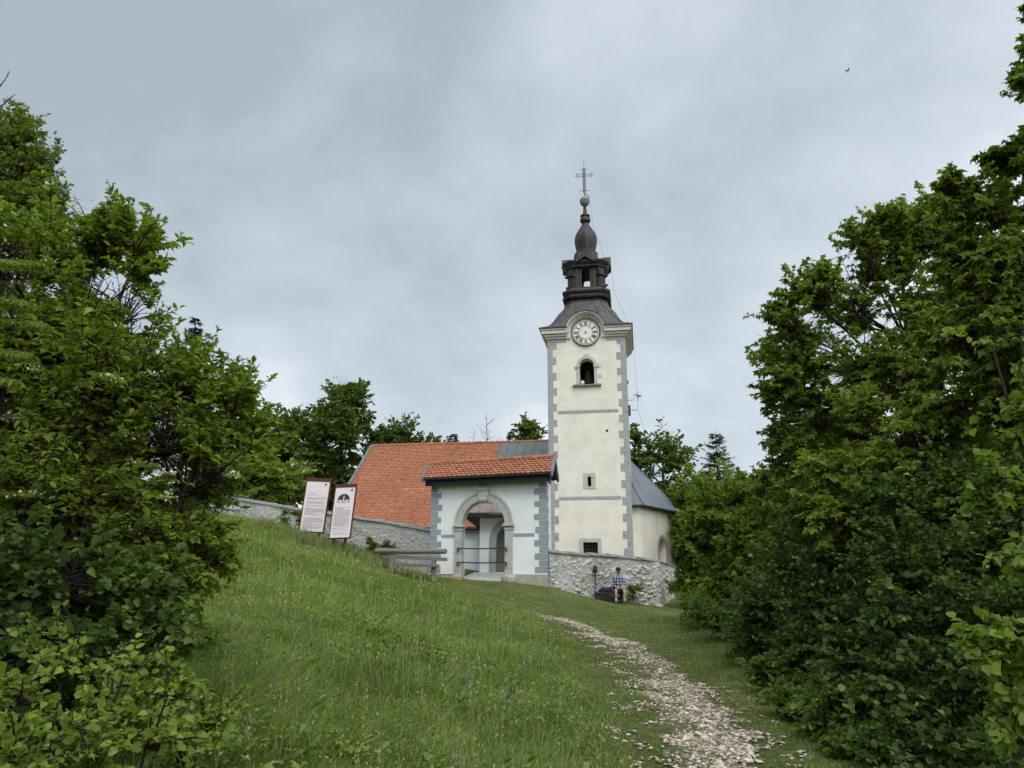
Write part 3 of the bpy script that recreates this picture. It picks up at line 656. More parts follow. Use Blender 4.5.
for i in range(int((NX1-NX0)/.38)):
    x = NX0+i*.38; b.tint = random.gauss(.55, .12); b.tube([(x,NRY,NRZ+.02),(x+.40,NRY,NRZ+.035)], [.10,.12], 10)
b.build('ridge_tiles', 'tile', church, tint=True)
b = MB(FC)
b.add([slope_pt(NX0-.05,0,.10), slope_pt(NX0+.12,0,.10), slope_pt(NX0+.12,1,.10), slope_pt(NX0-.05,1,.10), slope_pt(NX0-.05,0,-.2), slope_pt(NX0+.12,0,-.13), slope_pt(NX0+.12,1,-.13), slope_pt(NX0-.05,1,-.2)],
      [(0,1,2,3),(7,6,5,4),(0,3,7,4),(1,5,6,2),(3,2,6,7),(0,4,5,1)])
b.build('verge_board', 'slate_metal', church)
b = MB(FC)
slab(b, [slope_pt(XM,.0,.055), slope_pt(XM,3.45/SL,.055), slope_pt(0,3.45/SL,.055), slope_pt(0,0,.055)], .05)
for i in range(8):
    x = XM+.02+i*.58; b.tube([slope_pt(x,.005,.075), slope_pt(x,3.4/SL,.075)], .018, 4)
b.build('sheet_roof', 'grey_metal', church)
# chancel with a polygonal end
A0, A1, A2, A3, A4 = (4.2,.62), (4.76,.62), (6.95,6.6), (6.95,9.4), (4.76,15.0)
b = MB(FC); zt = 4.85
def wallseg(b, p, q, z0, z1, th=.5):
    p = Vector(p); q = Vector(q); d = (q-p).normalized(); n = Vector((-d.y, d.x))*th
    b.add([(p.x,p.y,z0),(q.x,q.y,z0),(q.x+n.x,q.y+n.y,z0),(p.x+n.x,p.y+n.y,z0),(p.x,p.y,z1),(q.x,q.y,z1),(q.x+n.x,q.y+n.y,z1),(p.x+n.x,p.y+n.y,z1)],
          [(0,3,2,1),(4,5,6,7),(0,1,5,4),(1,2,6,5),(2,3,7,6),(3,0,4,7)])
wallseg(b, A0, A1, .2, zt)
dA = (Vector(A2)-Vector(A1)); LA = dA.length; dA.normalize()
def FA(x, y, z): q = Vector(A1)+dA*x+Vector((-dA.y, dA.x))*y; return FC(q.x, q.y, z)
g = MB(FA); WX = LA*.52
g.box(0, LA, 0, .5, .2, 1.9); g.arch_wall(0, LA, 1.9, zt, WX, .62, 2.62, 0, .5)
b.v += g.v; b.t += g.t; n0 = len(b.v)-len(g.v); b.f += [[i+n0 for i in q] for q in g.f]; b.m += g.m
wallseg(b, A2, A3, .2, zt); wallseg(b, A3, A4, .2, zt)
b.build('chancel_wall', 'tower_plaster', church)
g = MB(FA); g.ring(WX, 2.62, .63, .82, -.02, .03, 0, math.pi, 20)
for sx in (-1, 1): xs = sorted((WX+sx*.63, WX+sx*.82)); g.box(xs[0], xs[1], -.02, .03, 1.9, 2.62)
aw = g.build('chancel_window', 'quoin_grey', church)
g = MB(FA); g.box(WX-.62, WX+.62, .44, .46, 1.9, 3.25); g.build('window_pane', 'dark', aw)
b = MB(FC); ap = Vector((NX1, NRY, NRZ)); o = .28; zt2 = 4.86
e = [(3.6,.62-o), (4.76+.18,.62-o), (6.95+o,6.6-.12), (6.95+o,9.4+.12), (4.76+.2,15.1)]
slab(b, [(*e[0],zt2), (*e[1],zt2), tuple(ap), (1.2,NRY,NRZ)], .07); slab(b, [(*e[1],zt2), (*e[2],zt2), tuple(ap)], .07)
slab(b, [(*e[2],zt2), (*e[3],zt2), tuple(ap)], .07); slab(b, [(*e[3],zt2), (*e[4],zt2), tuple(ap)], .07)
for (p, q, n) in ((e[1], e[2], 9), (e[2], e[3], 4), (e[0], e[1], 3)):
    for i in range(n+1):
        t = i/n; a = Vector((p[0]+(q[0]-p[0])*t, p[1]+(q[1]-p[1])*t, zt2+.02)); c = ap.copy()
        # seams climb square to the eave until they meet the hips
        d = Vector((q[0]-p[0], q[1]-p[1], 0)).normalized(); m_ = Vector((p[0], p[1], zt2)); foot = m_+d*(ap-m_).dot(d); up = (ap-foot)
        la = (Vector((a.x, a.y, zt2))-foot).dot(d); tot = (m_-foot).dot(d) if la < 0 else (Vector((q[0], q[1], zt2))-foot).dot(d)
        k = 1-abs(la/tot) if abs(tot) > 1e-3 else 1
        if k > .03: b.tube([tuple(a), tuple(a+up*k)], .022, 4)
for q in e[1:4]: b.tube([(*q,zt2+.03), (ap.x,ap.y,ap.z+.03)], .035, 5)
b.build('chancel_roof', 'slate_metal', church)
b = MB(FC)
for p, q in zip(e[:-1], e[1:]): b.tube([(*p,zt2-.06),(*q,zt2-.06)], .05, 6)
b.build('gutter', 'black_wood', church)
# porch seen through the gate
b = MB(); PYF = 33.7
b.arch_wall(-1.43, 1.25, 1.0, 3.80, .02, .80, 2.78, PYF, PYF+.5); b.box(-1.43, -1.0, PYF+.5, 41.4, 1.0, 3.80); b.box(.9, 1.25, PYF+.5, 40.0, 1.0, 3.80)
b.build('porch_wall', 'gate_plaster', church)
b = MB(); b.ring(.02, 2.78, .80, 1.03, PYF-.02, PYF+.04, 0, math.pi, 24); b.ring(.02, 2.78, .72, .80, PYF+.06, PYF+.3, 0, math.pi, 24)
for sx in (-1, 1):
    xs = sorted((.02+sx*.80, .02+sx*1.03)); b.box(xs[0], xs[1], PYF-.02, PYF+.04, 1.2, 2.78)
    xs = sorted((.02+sx*.72, .02+sx*.80)); b.box(xs[0], xs[1], PYF+.06, PYF+.3, 1.2, 2.78)
b.build('porch_surround', 'quoin_blue', church)
b = MB(); b.box(-.95, .88, PYF+1.5, PYF+1.6, 1.1, 3.7); b.build('porch_door', 'stone_trim', church)
b = MB(); ez = 3.98; apx = (.0, 36.2, 5.65); bk = (.0, 41.5, 5.65)
c1, c2, c3, c4 = (-2.12,33.1,ez), (1.45,33.1,ez), (1.35,40.0,ez), (-1.9,41.6,ez)
for pl in ([c1,c2,apx], [c1,c4,bk,apx], [c2,c3,bk,apx]): slab(b, pl, .06)
for i in range(7):
    x = -2.0+i*.55; t = 1-abs(x)/(2.12 if x < 0 else 1.47)
    b.tube([(x,33.1,ez+.03),(x*1.0,33.1+3.1*t,ez+.03+1.67*t)], .02, 4)
for z_ in (.45,): b.tube([(-1.50,33.95,ez+.50),(1.05,33.95,ez+.50)], .022, 4)
b.tube([(c1[0],c1[1],ez+.03),(0,36.2,5.68)], .035, 5); b.tube([(c2[0],c2[1],ez+.03),(0,36.2,5.68)], .035, 5)
b.build('porch_roof', 'brown_metal', church)
b = MB(); b.box(-2.1, 1.43, 33.13, 33.18, ez-.2, ez-.065)
b.add([(-2.12,33.1,ez-.2),(-2.06,33.1,ez-.2),(-1.84,41.5,ez-.2),(-1.9,41.5,ez-.2),(-2.12,33.1,ez-.065),(-2.06,33.1,ez-.065),(-1.84,41.5,ez-.065),(-1.9,41.5,ez-.065)], [(0,3,2,1),(4,5,6,7),(0,1,5,4),(1,2,6,5),(2,3,7,6),(3,0,4,7)])
b.add([(-2.06,33.18,ez-.19),(1.40,33.18,ez-.19),(1.30,40.0,ez-.19),(-1.85,41.4,ez-.19),(-2.06,33.18,ez-.17),(1.40,33.18,ez-.17),(1.30,40.0,ez-.17),(-1.85,41.4,ez-.17)], [(0,3,2,1),(4,5,6,7),(0,1,5,4),(1,2,6,5),(2,3,7,6),(3,0,4,7)])
b.build('porch_eave', 'black_wood', church)

# ------------------------------------------------------------------ gatehouse
GW_, GD = math.radians(22), math.radians(10); GO = Vector((-3.33, 30.9, 0)); GWID = 5.04; GT = .62
def FG(x, y, z): return Vector((GO.x+x*math.cos(GW_)+y*math.sin(GD), GO.y-x*math.sin(GW_)+y*math.cos(GD), z))
gate = thing('gatehouse', tuple(FG(2.37, .5, 1.1)), 'small white gatehouse with grey stone arch, blue-grey corner blocks and little orange tiled roof', 'gatehouse')
GCX, GR, GS = 2.37, .95, 3.30
b = MB(FG); b.arch_wall(0, GWID, 1.38, 5.0, GCX, GR+.01, GS, 0, GT); b.box(GWID-.34, GWID, GT, 1.25, 1.38, 5.0); b.build('wall', 'gate_plaster', gate)
b = MB(FG); b.box(.03, GCX-GR-.02, .02, GT-.02, .2, 1.378); b.cut(); b.box(GCX+GR+.02, GWID+.02, -.06, GT-.02, .0, 1.378)
ft = b.build_each('foundation', 'base_stone', gate)
quoins(FG, 'quoins', 'quoin_blue', 1.42, 4.86, .49, .50, .33, 0, 1, gate, None)
quoins(FG, 'quoins', 'quoin_blue', 1.42, 4.86, .49, .50, .33, GWID, -1, gate, True)
b = MB(FG); b.box(.52, GCX-1.28, -.012, .03, 2.80, 2.92); b.cut(); b.box(GCX+1.28, GWID-.52, -.012, .03, 2.80, 2.92); b.build_each('string_course', 'quoin_blue', gate)
b = MB(FG); b.ring(GCX, GS, GR-.03, GR+.29, -.09, .40, 0, math.pi, 30)
b.ring(GCX, GS, GR+.24, GR+.32, -.12, -.092, 0, math.pi, 30)
arch = b.build('arch', 'stone_trim', gate, smooth=True)
b = MB(FG); b.prism([(GCX-.17,4.18),(GCX+.17,4.18),(GCX+.24,4.62),(GCX-.24,4.62)], -.17, .3); b.box(GCX-.27, GCX+.27, -.21, .2, 4.60, 4.74); b.box(GCX-.20, GCX+.20, -.19, .2, 4.24, 4.31); b.build('keystone', 'stone_trim', gate, bevel=.025)
for sx in (-1, 1):
    b = MB(FG); xs = sorted((GCX+sx*(GR-.03), GCX+sx*(GR+.30))); b.box(xs[0], xs[1], -.09, .40, 1.30, GS-.24); b.build('pillar', 'stone_trim', gate, bevel=.02)
    b = MB(FG)
    for dz, ex in ((-.24,.03), (-.17,.0), (-.10,.08)):
        xs = sorted((GCX+sx*(GR-.03-ex), GCX+sx*(GR+.30+ex))); b.box(xs[0], xs[1], -.09-ex, .40+ex*.5, GS+dz, GS+dz+(.07 if dz < -.2 else .07 if dz < -.12 else .10))
    b.build('capital', 'stone_trim', gate, bevel=.012)
b = MB(FG); zz = .98
b.lathe(GCX+GR+.16, .02, [(.20,zz),(.30,zz+.05),(.335,zz+.14),(.335,zz+.30),(.28,zz+.36),(.2,zz+.38)], 12); b.build('plinth', 'base_stone', gate, bevel=.02)
b = MB(FG); b.box(GCX-GR-.36, GCX-GR+.05, -.2, .4, .9, 1.34); b.build('plinth', 'rust_stone', gate, bevel=.05)
b = MB(FG)
x0, x1 = GCX-GR-.3, GCX+GR+.3
b.add([(x0,.1,.6),(x1,.1,.6),(x1,3.7,.6),(x0,3.7,.6),(x0,.1,1.16),(x1,.1,1.16),(x1,3.7,1.44),(x0,3.7,1.44)], [(0,3,2,1),(4,5,6,7),(0,1,5,4),(1,2,6,5),(2,3,7,6),(3,0,4,7)]); b.build('threshold', 'concrete', gate, bevel=.02)
for z in (2.38, 1.84):
    b = MB(FG); p0, p1 = GCX-GR-.13, GCX+GR+.05
    b.tube([(p0+(p1-p0)*t,-.16,z-.035*math.sin(math.pi*t)) for t in np.linspace(0, 1, 8)], .025, 6)
    for x in (p0, p1): b.tube([(x,-.16,z+.01),(x,-.16,z-.11)], .03, 6); b.box(x-.03, x+.03, -.17, -.088, z-.13, z-.07)
    b.build('rail', 'iron', gate)
# gate roof
RY, RZ, REY, REZ = .45, 5.88, -.58, 5.12; RL = math.hypot(RY-REY, RZ-REZ); GX0, GX1 = -.26, GWID+.30
def gp(x, s, o=0):
    t = s/RL; n = Vector((0, -(RZ-REZ), (RY-REY))).normalized()
    return (x, RY+(REY-RY)*t+n.y*o, RZ+(REZ-RZ)*t+n.z*o)
b = MB(FG); tiles(b, gp, GX0, GX1, RL+.05, .21, .175, th=.04, wob=.016, lob=.07)
for i in range(14):
    x = GX0+i*.42; b.tint = random.gauss(.6, .12)
    if x < GX1-.1: b.tube([(x,RY,RZ+.02),(min(x+.44,GX1),RY,RZ+.03)], [.085,.105], 10)
gr = b.build('roof', 'tile', gate, tint=True)
b = MB(FG)
slab(b, [gp(GX0+.03,0), gp(GX0+.03,RL), gp(GX1-.03,RL), gp(GX1-.03,0)], .07)
back = (2*RY-REY)
b.cut()
slab(b, [(GX0+.03,RY,RZ), (GX0+.03,back,REZ), (GX1-.03,back,REZ), (GX1-.03,RY,RZ)], .07)
b.box(GX0+.1, GX1-.1, -.42, -.26, 4.86, 5.10); b.box(GX0+.05, GX1-.1, -.26, .0, 4.90, 5.0); b.box(.0, GWID, -.05, GT, 5.0, 5.14)
b.prism([(GWID-.02,4.9),(GWID+.02,4.9),(GWID+.02,5.0),(GWID-.02,5.0)], -.3, back-.2)
b.build('roof_timber', 'black_wood', gate)
b = MB(FG)
for x in (.02, GWID-.08):
    b.add([(x,REY+.4,5.0),(x,back-.35,5.0),(x,RY,RZ-.1),(x+.06,REY+.4,5.0),(x+.06,back-.35,5.0),(x+.06,RY,RZ-.1)], [(0,1,2),(5,4,3),(0,2,5,3),(1,4,5,2),(0,3,4,1)]); b.cut()
b.build_each('gable', 'black_wood', gate)
b = MB(FG)
for x0 in (GX0-.04, GX1-.05):
    for (ya, za, yb, zb) in ((RY,RZ,REY,REZ), (RY,RZ,back,REZ)):
        b.add([(x0,ya,za+.10),(x0+.09,ya,za+.10),(x0+.09,yb,zb+.09),(x0,yb,zb+.09),(x0,ya,za-.14),(x0+.09,ya,za-.14),(x0+.09,yb,zb-.12),(x0,yb,zb-.12)],
              [(0,1,2,3),(7,6,5,4),(0,3,7,4),(1,5,6,2),(3,2,6,7),(0,4,5,1)])
    b.cut()
b.build_each('verge_board', 'slate_metal', gate)

# ------------------------------------------------------------------ rubble walls
def rubble(name, pts, label, cell=.22, hz=.6, seed=1, plaster_top=.3, th=.5, group=None, render_cover=.15):
    """pts: (x, y, z_bottom, z_top) along the outer face, viewer to the right-hand side when walking from first to last"""
    rs = np.random.RandomState(seed)
    P = np.array(pts, float); seg = np.hypot(np.diff(P[:,0]), np.diff(P[:,1])); S_ = np.r_[0, np.cumsum(seg)]; Ln = S_[-1]
    root = thing(name, (P[:,0].mean(), P[:,1].mean(), P[:,2].mean()+.3), label, 'stone wall', group)
    st = .028; ns = int(Ln/st); hmax = (P[:,3]-P[:,2]).max(); nz = int(hmax/st)
    s = np.linspace(0, Ln, ns); X = np.interp(s, S_, P[:,0]); Y = np.interp(s, S_, P[:,1])
    zb = np.interp(s, S_, P[:,2]); zt = np.interp(s, S_, P[:,3])
    tx = np.gradient(X); ty = np.gradient(Y); ln = np.hypot(tx, ty); nxv = ty/ln; nyv = -tx/ln
    t = np.linspace(0, 1, nz); SS, TT = np.meshgrid(s, t); ZZ = zb[None,:]+(zt-zb)[None,:]*TT
    # cells: jittered grid, stones wider than high
    cw, ch = cell*1.25, cell*.72
    U = SS/cw + .9*(vnoise(SS, ZZ, .33, seed+1)-.5) + .5*(vnoise(SS, ZZ, .1, seed+2)-.5); Wv = ZZ/ch + 1.3*(vnoise(SS, ZZ, .45, seed+3)-.5) + .6*(vnoise(SS, ZZ, .09, seed+4)-.5)
    iu = np.floor(U).astype(int); iw = np.floor(Wv).astype(int)
    f1 = np.full(U.shape, 9.); f2 = np.full(U.shape, 9.); cid = np.zeros(U.shape, int)
    jx = rs.rand(97, 97); jy = rs.rand(97, 97)
    for a in (-1, 0, 1):
        for c in (-1, 0, 1):
            ci = iu+a; cj = iw+c; px = ci+.02+.96*jx[ci % 97, cj % 97]; py = cj+.02+.96*jy[ci % 97, cj % 97]
            d = np.sqrt((U-px)**2+(Wv-py)**2); idn = (ci % 97)*97+(cj % 97)
            nearer = d < f1; f2 = np.where(nearer, f1, np.minimum(f2, d)); cid = np.where(nearer, idn, cid); f1 = np.where(nearer, d, f1)
    edge = np.clip((f2-f1)/.32, 0, 1); rnd = rs.rand(97*97)
    bulge = (edge**.45)*(.025+.06*rnd[cid]**1.5) + .014*rs.rand(*U.shape)
    top = np.clip((1-TT)*(zt-zb)[None,:]/plaster_top, 0, 1) if plaster_top > 0 else np.ones(U.shape)
    cover = np.clip(vnoise(SS, ZZ, .8, seed+5)*1.5-render_cover, 0, 1); k = np.minimum(np.clip(top*1.2-.1, .15, 1), .35+.65*cover)
    off = bulge*k + .05*(1-k) + .03*(vnoise(SS, ZZ, .5, seed)-.5)
    Vv = np.stack([X[None,:]+nxv[None,:]*off, Y[None,:]+nyv[None,:]*off, ZZ], -1)
    tint = np.clip(.25+.75*rnd[cid], 0, 1)*k+.55*(1-k); joint = (1-edge)*k
    fc = (np.arange(nz-1)[:,None]*ns+np.arange(ns-1)[None,:]).ravel()
    np_mesh('stone_face', Vv.reshape(-1,3), np.c_[fc, fc+1, fc+ns+1, fc+ns], M['rubble'], root, tint.ravel(), joint.ravel(), True, 4)
    # core and coping
    core = MB(); cop = MB(); n = max(2, int(Ln/.45)); ss = np.linspace(0, Ln, n+1)
    def pt(q, o, z): 
        x = np.interp(q, S_, P[:,0]); y = np.interp(q, S_, P[:,1]); return (x+np.interp(q, s, nxv)*o, y+np.interp(q, s, nyv)*o, z)
    for a, c in zip(ss[:-1], ss[1:]):
        za, zc_ = np.interp(a, S_, P[:,3]), np.interp(c, S_, P[:,3]); ba, bc = np.interp(a, S_, P[:,2]), np.interp(c, S_, P[:,2])
        core.add([pt(a,-.02,ba),pt(c,-.02,bc),pt(c,-th,bc),pt(a,-th,ba),pt(a,-.02,za),pt(c,-.02,zc_),pt(c,-th,zc_),pt(a,-th,za)],
                 [(0,1,5,4),(4,5,6,7),(2,3,7,6)]+([(0,4,7,3)] if a == 0 else [])+([(1,2,6,5)] if c == ss[-1] else []))
        j = rs.uniform(-.012, .012); o = rs.uniform(.10, .15); hh = rs.uniform(.07, .10); g_ = .008
        cop.add([pt(a+g_,o,za+j),pt(c-g_,o,zc_+j),pt(c-g_,-th-.05,zc_+j),pt(a+g_,-th-.05,za+j),pt(a+g_,o-.02,za+j+hh*.6),pt(c-g_,o-.02,zc_+j+hh*.6),pt(c-g_,-th/2,zc_+j+hh*1.5),pt(a+g_,-th/2,za+j+hh*1.5),pt(c-g_,-th-.05,zc_+j+hh*.6),pt(a+g_,-th-.05,za+j+hh*.6)],
                [(0,3,2,1),(0,1,5,4),(4,5,6,7),(7,6,8,9),(2,3,9,8),(0,4,7,9,3),(1,2,8,6,5)])
    core.build('wall_core', 'concrete', root); cop.build('coping', 'coping', root, bevel=.015)
    return root
q0 = FG(GWID+.01, .25, 0)
rw = [(q0.x, q0.y, .3, 2.17)]
for u, v, Y, zb in ((584,555.5,30.0,-.1), (627,558.5,30.75,-.3), (658,562,31.2,-.4)): p = at(u, v, Y); rw.append((p.x, p.y, zb, p.z))
p = at(671, 566, 33.2); rw.append((p.x, p.y, -.5, p.z)); p = at(676, 569, 34.6); rw.append((p.x, p.y, -.6, p.z))
rubble('stone_wall', rw, 'bulging rubble stone wall with dark coping running right from the gatehouse below the tower', seed=4, cell=.16, render_cover=.05)
lw = []
for u, v, Y, zb in ((120,484,38.5,3.2), (213,496,36.2,3.0), (300,510.5,34.3,2.0), (352,518,33.2,1.6), (400,526,32.4,1.2)): p = at(u, v, Y); lw.append((p.x, p.y, zb, p.z))
p = FG(-.0, .35, 0); lw.append((p.x-.02, p.y, 1.0, at(429,531.5,31.3).z))
rubble('stone_wall', lw, 'grey rubble stone wall climbing left from the gatehouse behind the two info boards', seed=9, cell=.14, plaster_top=.9, render_cover=.6)

# ------------------------------------------------------------------ information boards
def sign(tl, tr, bl, br, Y, label, emblem):
    TL, TR, BL, BR = [at(*p, Y) for p in (tl, tr, bl, br)]
    up = ((TL-BL)+(TR-BR))/2; rt = ((TR-TL)+(BR-BL))/2; n = rt.cross(up).normalized()   # towards the viewer
    Wd, Hg = rt.length, up.length; base = (BL+BR)/2
    gz = h1(base.x, base.y)
    root = thing('info_board', (base.x, base.y, gz), label, 'info board')
    R, U = rt.normalized(), up.normalized()
    if n.y > 0: n = -n
    def f(x, y, z): return BL + R*x + U*z - n*y      # y grows away from the viewer
    b = MB(f); b.box(0, Wd, 0, .03, 0, Hg); pan = b.build('panel', 'board', root)
    b = MB(f); b.box(-.05, Wd+.05, .035, .10, -.06, Hg+.14); b.box(-.03, Wd+.05, -.02, .035, Hg+.005, Hg+.14); b.build('back_plate', 'corten', root)
    for x in (.12, Wd-.22):
        b = MB(f); b.box(x, x+.1, .10, .18, -1.4, Hg*.9); b.build('post', 'corten', root)
    # lines of print, far too small to read from here: rows of short word-length strokes
    b = MB(f); rnd = random.Random(int(Wd*1e4)); z = Hg*(.86 if not emblem else .60)
    if not emblem: b.box(.15*Wd, .45*Wd, -.004, -.001, Hg*.75, Hg*.762); z = Hg*.71
    while z > Hg*.06:
        if rnd.random() < .12: z -= .05; continue
        x = .09*Wd; end = Wd*(.91 if rnd.random() > .2 else rnd.uniform(.4, .8))
        while x < end-.03:
            w = rnd.uniform(.02, .07); b.box(x, min(x+w, end), -.004, -.001, z, z+.012); x += w+.012
        z -= .028
    b.build('lettering', 'faint_ink', pan)
    b = MB(f); lx, lz = Wd*.84, Hg*.945
    b.add([(lx-.045,-.005,lz-.05),(lx+.02,-.005,lz-.05),(lx+.05,-.005,lz+.0),(lx+.04,-.005,lz+.05),(lx-.01,-.005,lz+.03),(lx-.04,-.005,lz-.01)], [(0,1,2,3,4,5)]); b.build('logo', 'ink', pan)
    if emblem:
        ex, ez, r = Wd*.47, Hg*.75, Wd*.31; b = MB(f)
        b.prism([(ex+r*math.cos(a), ez+r*math.sin(a)) for a in np.linspace(-.45, math.pi+.45, 26)], -.008, -.004); em = b.build('emblem', 'ink', pan)
        b = MB(f)
        b.prism([(ex-.02,ez-r*.36),(ex+.02,ez-r*.36),(ex+.022,ez+r*.45),(ex,ez+r*.85),(ex-.022,ez+r*.45)], -.012, -.0085)
        for sx in (-1, 1):
            pts = [(ex+sx*r*x, ez+r*z) for x, z in ((.18,-.44),(.70,-.44),(.88,-.05),(.72,.08),(.60,-.10),(.44,-.16),(.30,.04),(.22,-.05))]
            b.prism(pts if sx > 0 else pts[::-1], -.012, -.0085)
        b.build('emblem_cutout', 'board', em)
    return root
sign((307,481), (330,482), (299.5,531), (322,532), 31.2, 'leaning pale info board, the taller left one, filled with print under a rusty header', False)
sign((335.5,488.5), (355.5,487), (329.5,538), (348.5,538), 30.6, 'leaning pale info board with dark semicircular emblem in front of the orange roof', True)

# ------------------------------------------------------------------ bench beside the gate
bx = at(410, 560, 29.4); gz = h1(bx.x, bx.y)
bench = thing('wooden_bench', (bx.x, bx.y, gz), 'weathered grey log and plank bench left of the gatehouse by the wall', 'bench')
p0, p1 = at(376,551,30.3), at(445,551.5,29.1)
def mk(b, u0, v0, u1, v1, dy, r, k=10): a, c = at(u0,v0,30.3+dy), at(u1,v1,29.1+dy); b.tube([tuple(a+(c-a)*t+Vector((0,0,.01*math.sin(t*9)))) for t in np.linspace(0,1,9)], [r*(1+.08*math.sin(i*2.1)) for i in range(9)], k, raw=True)
b = MB(); mk(b, 376,551, 446,551.5, .0, .105); b.build('back_log', 'old_wood', bench)
def plank(name, u0, v0, u1, v1, dy, dep, th, m='old_wood'):
    a, c = at(u0,v0,30.3+dy), at(u1,v1,29.1+dy); d = (c-a).normalized(); n = Vector((-d.y, d.x, 0)).normalized()
    b = MB(lambda x, y, z: a+d*x+n*y+Vector((0,0,z))); b.box(0, (c-a).length, 0, dep, -th, 0); return b.build(name, m, bench, bevel=.01)
plank('plank', 382,554.5, 444,557.5, -.1, .26, .13); plank('seat', 388,563, 434,564.5, -.15, .35, .10)
for u, v in ((392,556), (434,558)):
    a = at(u, v, 30.0 if u < 400 else 29.25); zg = h1(a.x, a.y)-.2
    b = MB(); b.tube([(a.x,a.y,zg),(a.x,a.y,a.z)], [.11,.09], 8); b.build('leg', 'old_wood', bench)

# ------------------------------------------------------------------ low bench at the wall, post, person
PX_, PY_ = at(619, 600, 30.12).x, 30.12; PG = h1(PX_, PY_)
sb = thing('low_bench', (PX_-.45, PY_+.05, PG), 'low dark plank bench at the foot of the rubble wall beside the seated person', 'bench')
b = MB(); b.box(PX_-.95, PX_+.22, PY_-.12, PY_+.24, PG+.34, PG+.40); b.build('seat', 'dark_wood', sb, bevel=.01)
for x in (PX_-.82, PX_+.1):
    b = MB(); b.box(x-.05, x+.05, PY_-.08, PY_+.2, PG-.1, PG+.34); b.build('leg', 'dark_wood', sb)
b = MB(); b.box(PX_-.8, PX_+.08, PY_+.02, PY_+.06, PG+.12, PG+.22); b.build('stretcher', 'dark_wood', sb)
pp = at(596, 600, 29.95); pz = h1(pp.x, pp.y)
post = thing('marker_post', (pp.x, pp.y, pz), 'thin grey post with dark cap standing against the rubble wall left of the seated person', 'post')
b = MB(); b.tube([(pp.x,pp.y,pz-.1),(pp.x,pp.y,pz+1.02)], .020, 8); b.build('pole', 'iron', post)
b = MB(); b.lathe(pp.x, pp.y, [(.03,pz+1.0),(.085,pz+1.04),(.10,pz+1.12),(.08,pz+1.2),(.10,pz+1.22),(.03,pz+1.30),(.01,pz+1.33)], 12); b.build('cap', 'iron', post)

def skin(name, verts, edges, radii, m, parent, root=0, sub=2):
    me = bpy.data.meshes.new(name); me.from_pydata([tuple(v) for v in verts], edges, []); me.materials.append(M[m])
    o = link(bpy.data.objects.new(name, me), parent)
    o.modifiers.new('skin', 'SKIN'); o.modifiers['skin'].use_smooth_shade = True
    if not me.skin_vertices: me.skin_vertices.new() if hasattr(me.skin_vertices, 'new') else None
    for i, r in enumerate(radii):
        sv = me.skin_vertices[0].data[i]; sv.radius = r if hasattr(r, '__len__') else (r, r); sv.use_root = (i == root)
    s = o.modifiers.new('sub', 'SUBSURF'); s.levels = sub; s.render_levels = sub
    for p in me.polygons: p.use_smooth = True
    return o
person = thing('person', (PX_, PY_, PG), 'person in dark cap and plaid shirt sitting against the rubble wall', 'person')
# local coordinates: x right of picture, y away from the viewer, z up; seat top at .40
J = []; RD = []; E = []
def jv(p, r, par=None):
    J.append(p); RD.append(r); 
    if par is not None: E.append((par, len(J)-1))
    return len(J)-1
pel = jv((0,.02,.50), (.15,.115)); wai = jv((0,.0,.66), (.125,.095), pel); che = jv((0,-.02,.86), (.155,.11), wai); nb = jv((0,-.03,.99), (.09,.07), che); nk = jv((0,-.05,1.06), .05, nb)
hb = jv((0,-.065,1.13), (.07,.082), nk); hd = jv((0,-.075,1.20), (.078,.095), hb); ht = jv((0,-.07,1.27), (.06,.07), hd)
hands = []
for sx in (-1, 1):
    sh = jv((sx*.175,-.02,.95), .058, che); el = jv((sx*.25,-.08,.70), .042, sh); wr = jv((sx*.13,-.33,.60), .027, el); pm = jv((sx*.09,-.40,.585), (.036,.018), wr)
    for k in range(4):
        fx = sx*(.115-.022*k); L_ = (.028,.032,.034,.026)[k]
        a = jv((fx-sx*.01,-.44,.585), .0095, pm); c = jv((fx-sx*.018,-.44-L_,.575), .009, a); jv((fx-sx*.02,-.45-L_,.545), .008, c)
    a = jv((sx*.055,-.39,.60), .011, pm); jv((sx*.03,-.42,.60), .010, a)
    hp = jv((sx*.10,-.02,.48), .09, pel); kn = jv((sx*.16,-.42,.50), .062, hp); cf = jv((sx*.165,-.42,.30), .052, kn); an = jv((sx*.17,-.40,.09), .034, cf)
    he = jv((sx*.17,-.38,.045), .036, an); jv((sx*.19,-.54,.04), (.042,.028), he)
body = skin('body', J, E, RD, 'skin', person)
# clothes follow the same joints
def part(name, chain, m, sub=2):
    vs_ = []; rr = []; ee = []
    for ch in chain:
        prev = None
        for p, r in ch:
            idx = None
            for i, q in enumerate(vs_):
                if (Vector(q)-Vector(p)).length < 1e-5: idx = i
            if idx is None: vs_.append(p); rr.append(r); idx = len(vs_)-1
            if prev is not None: ee.append((prev, idx))
            prev = idx
    return skin(name, vs_, ee, rr, m, person, 0, sub)
part('shirt', [[((0,.02,.47),(.175,.135)), ((0,.0,.66),(.15,.12)), ((0,-.02,.86),(.18,.13)), ((0,-.03,.99),(.11,.085)), ((0,-.045,1.03),(.062,.06))]] +
     [[((0,-.02,.86),(.18,.13)), ((sx*.175,-.02,.95),.075), ((sx*.25,-.08,.70),.06), ((sx*.165,-.27,.62),.045)] for sx in (-1,1)], 'plaid')
part('shorts', [[((0,.02,.49),(.17,.13)), ((sx*.10,-.02,.475),.11), ((sx*.15,-.36,.50),.085)] for sx in (-1,1)], 'navy')
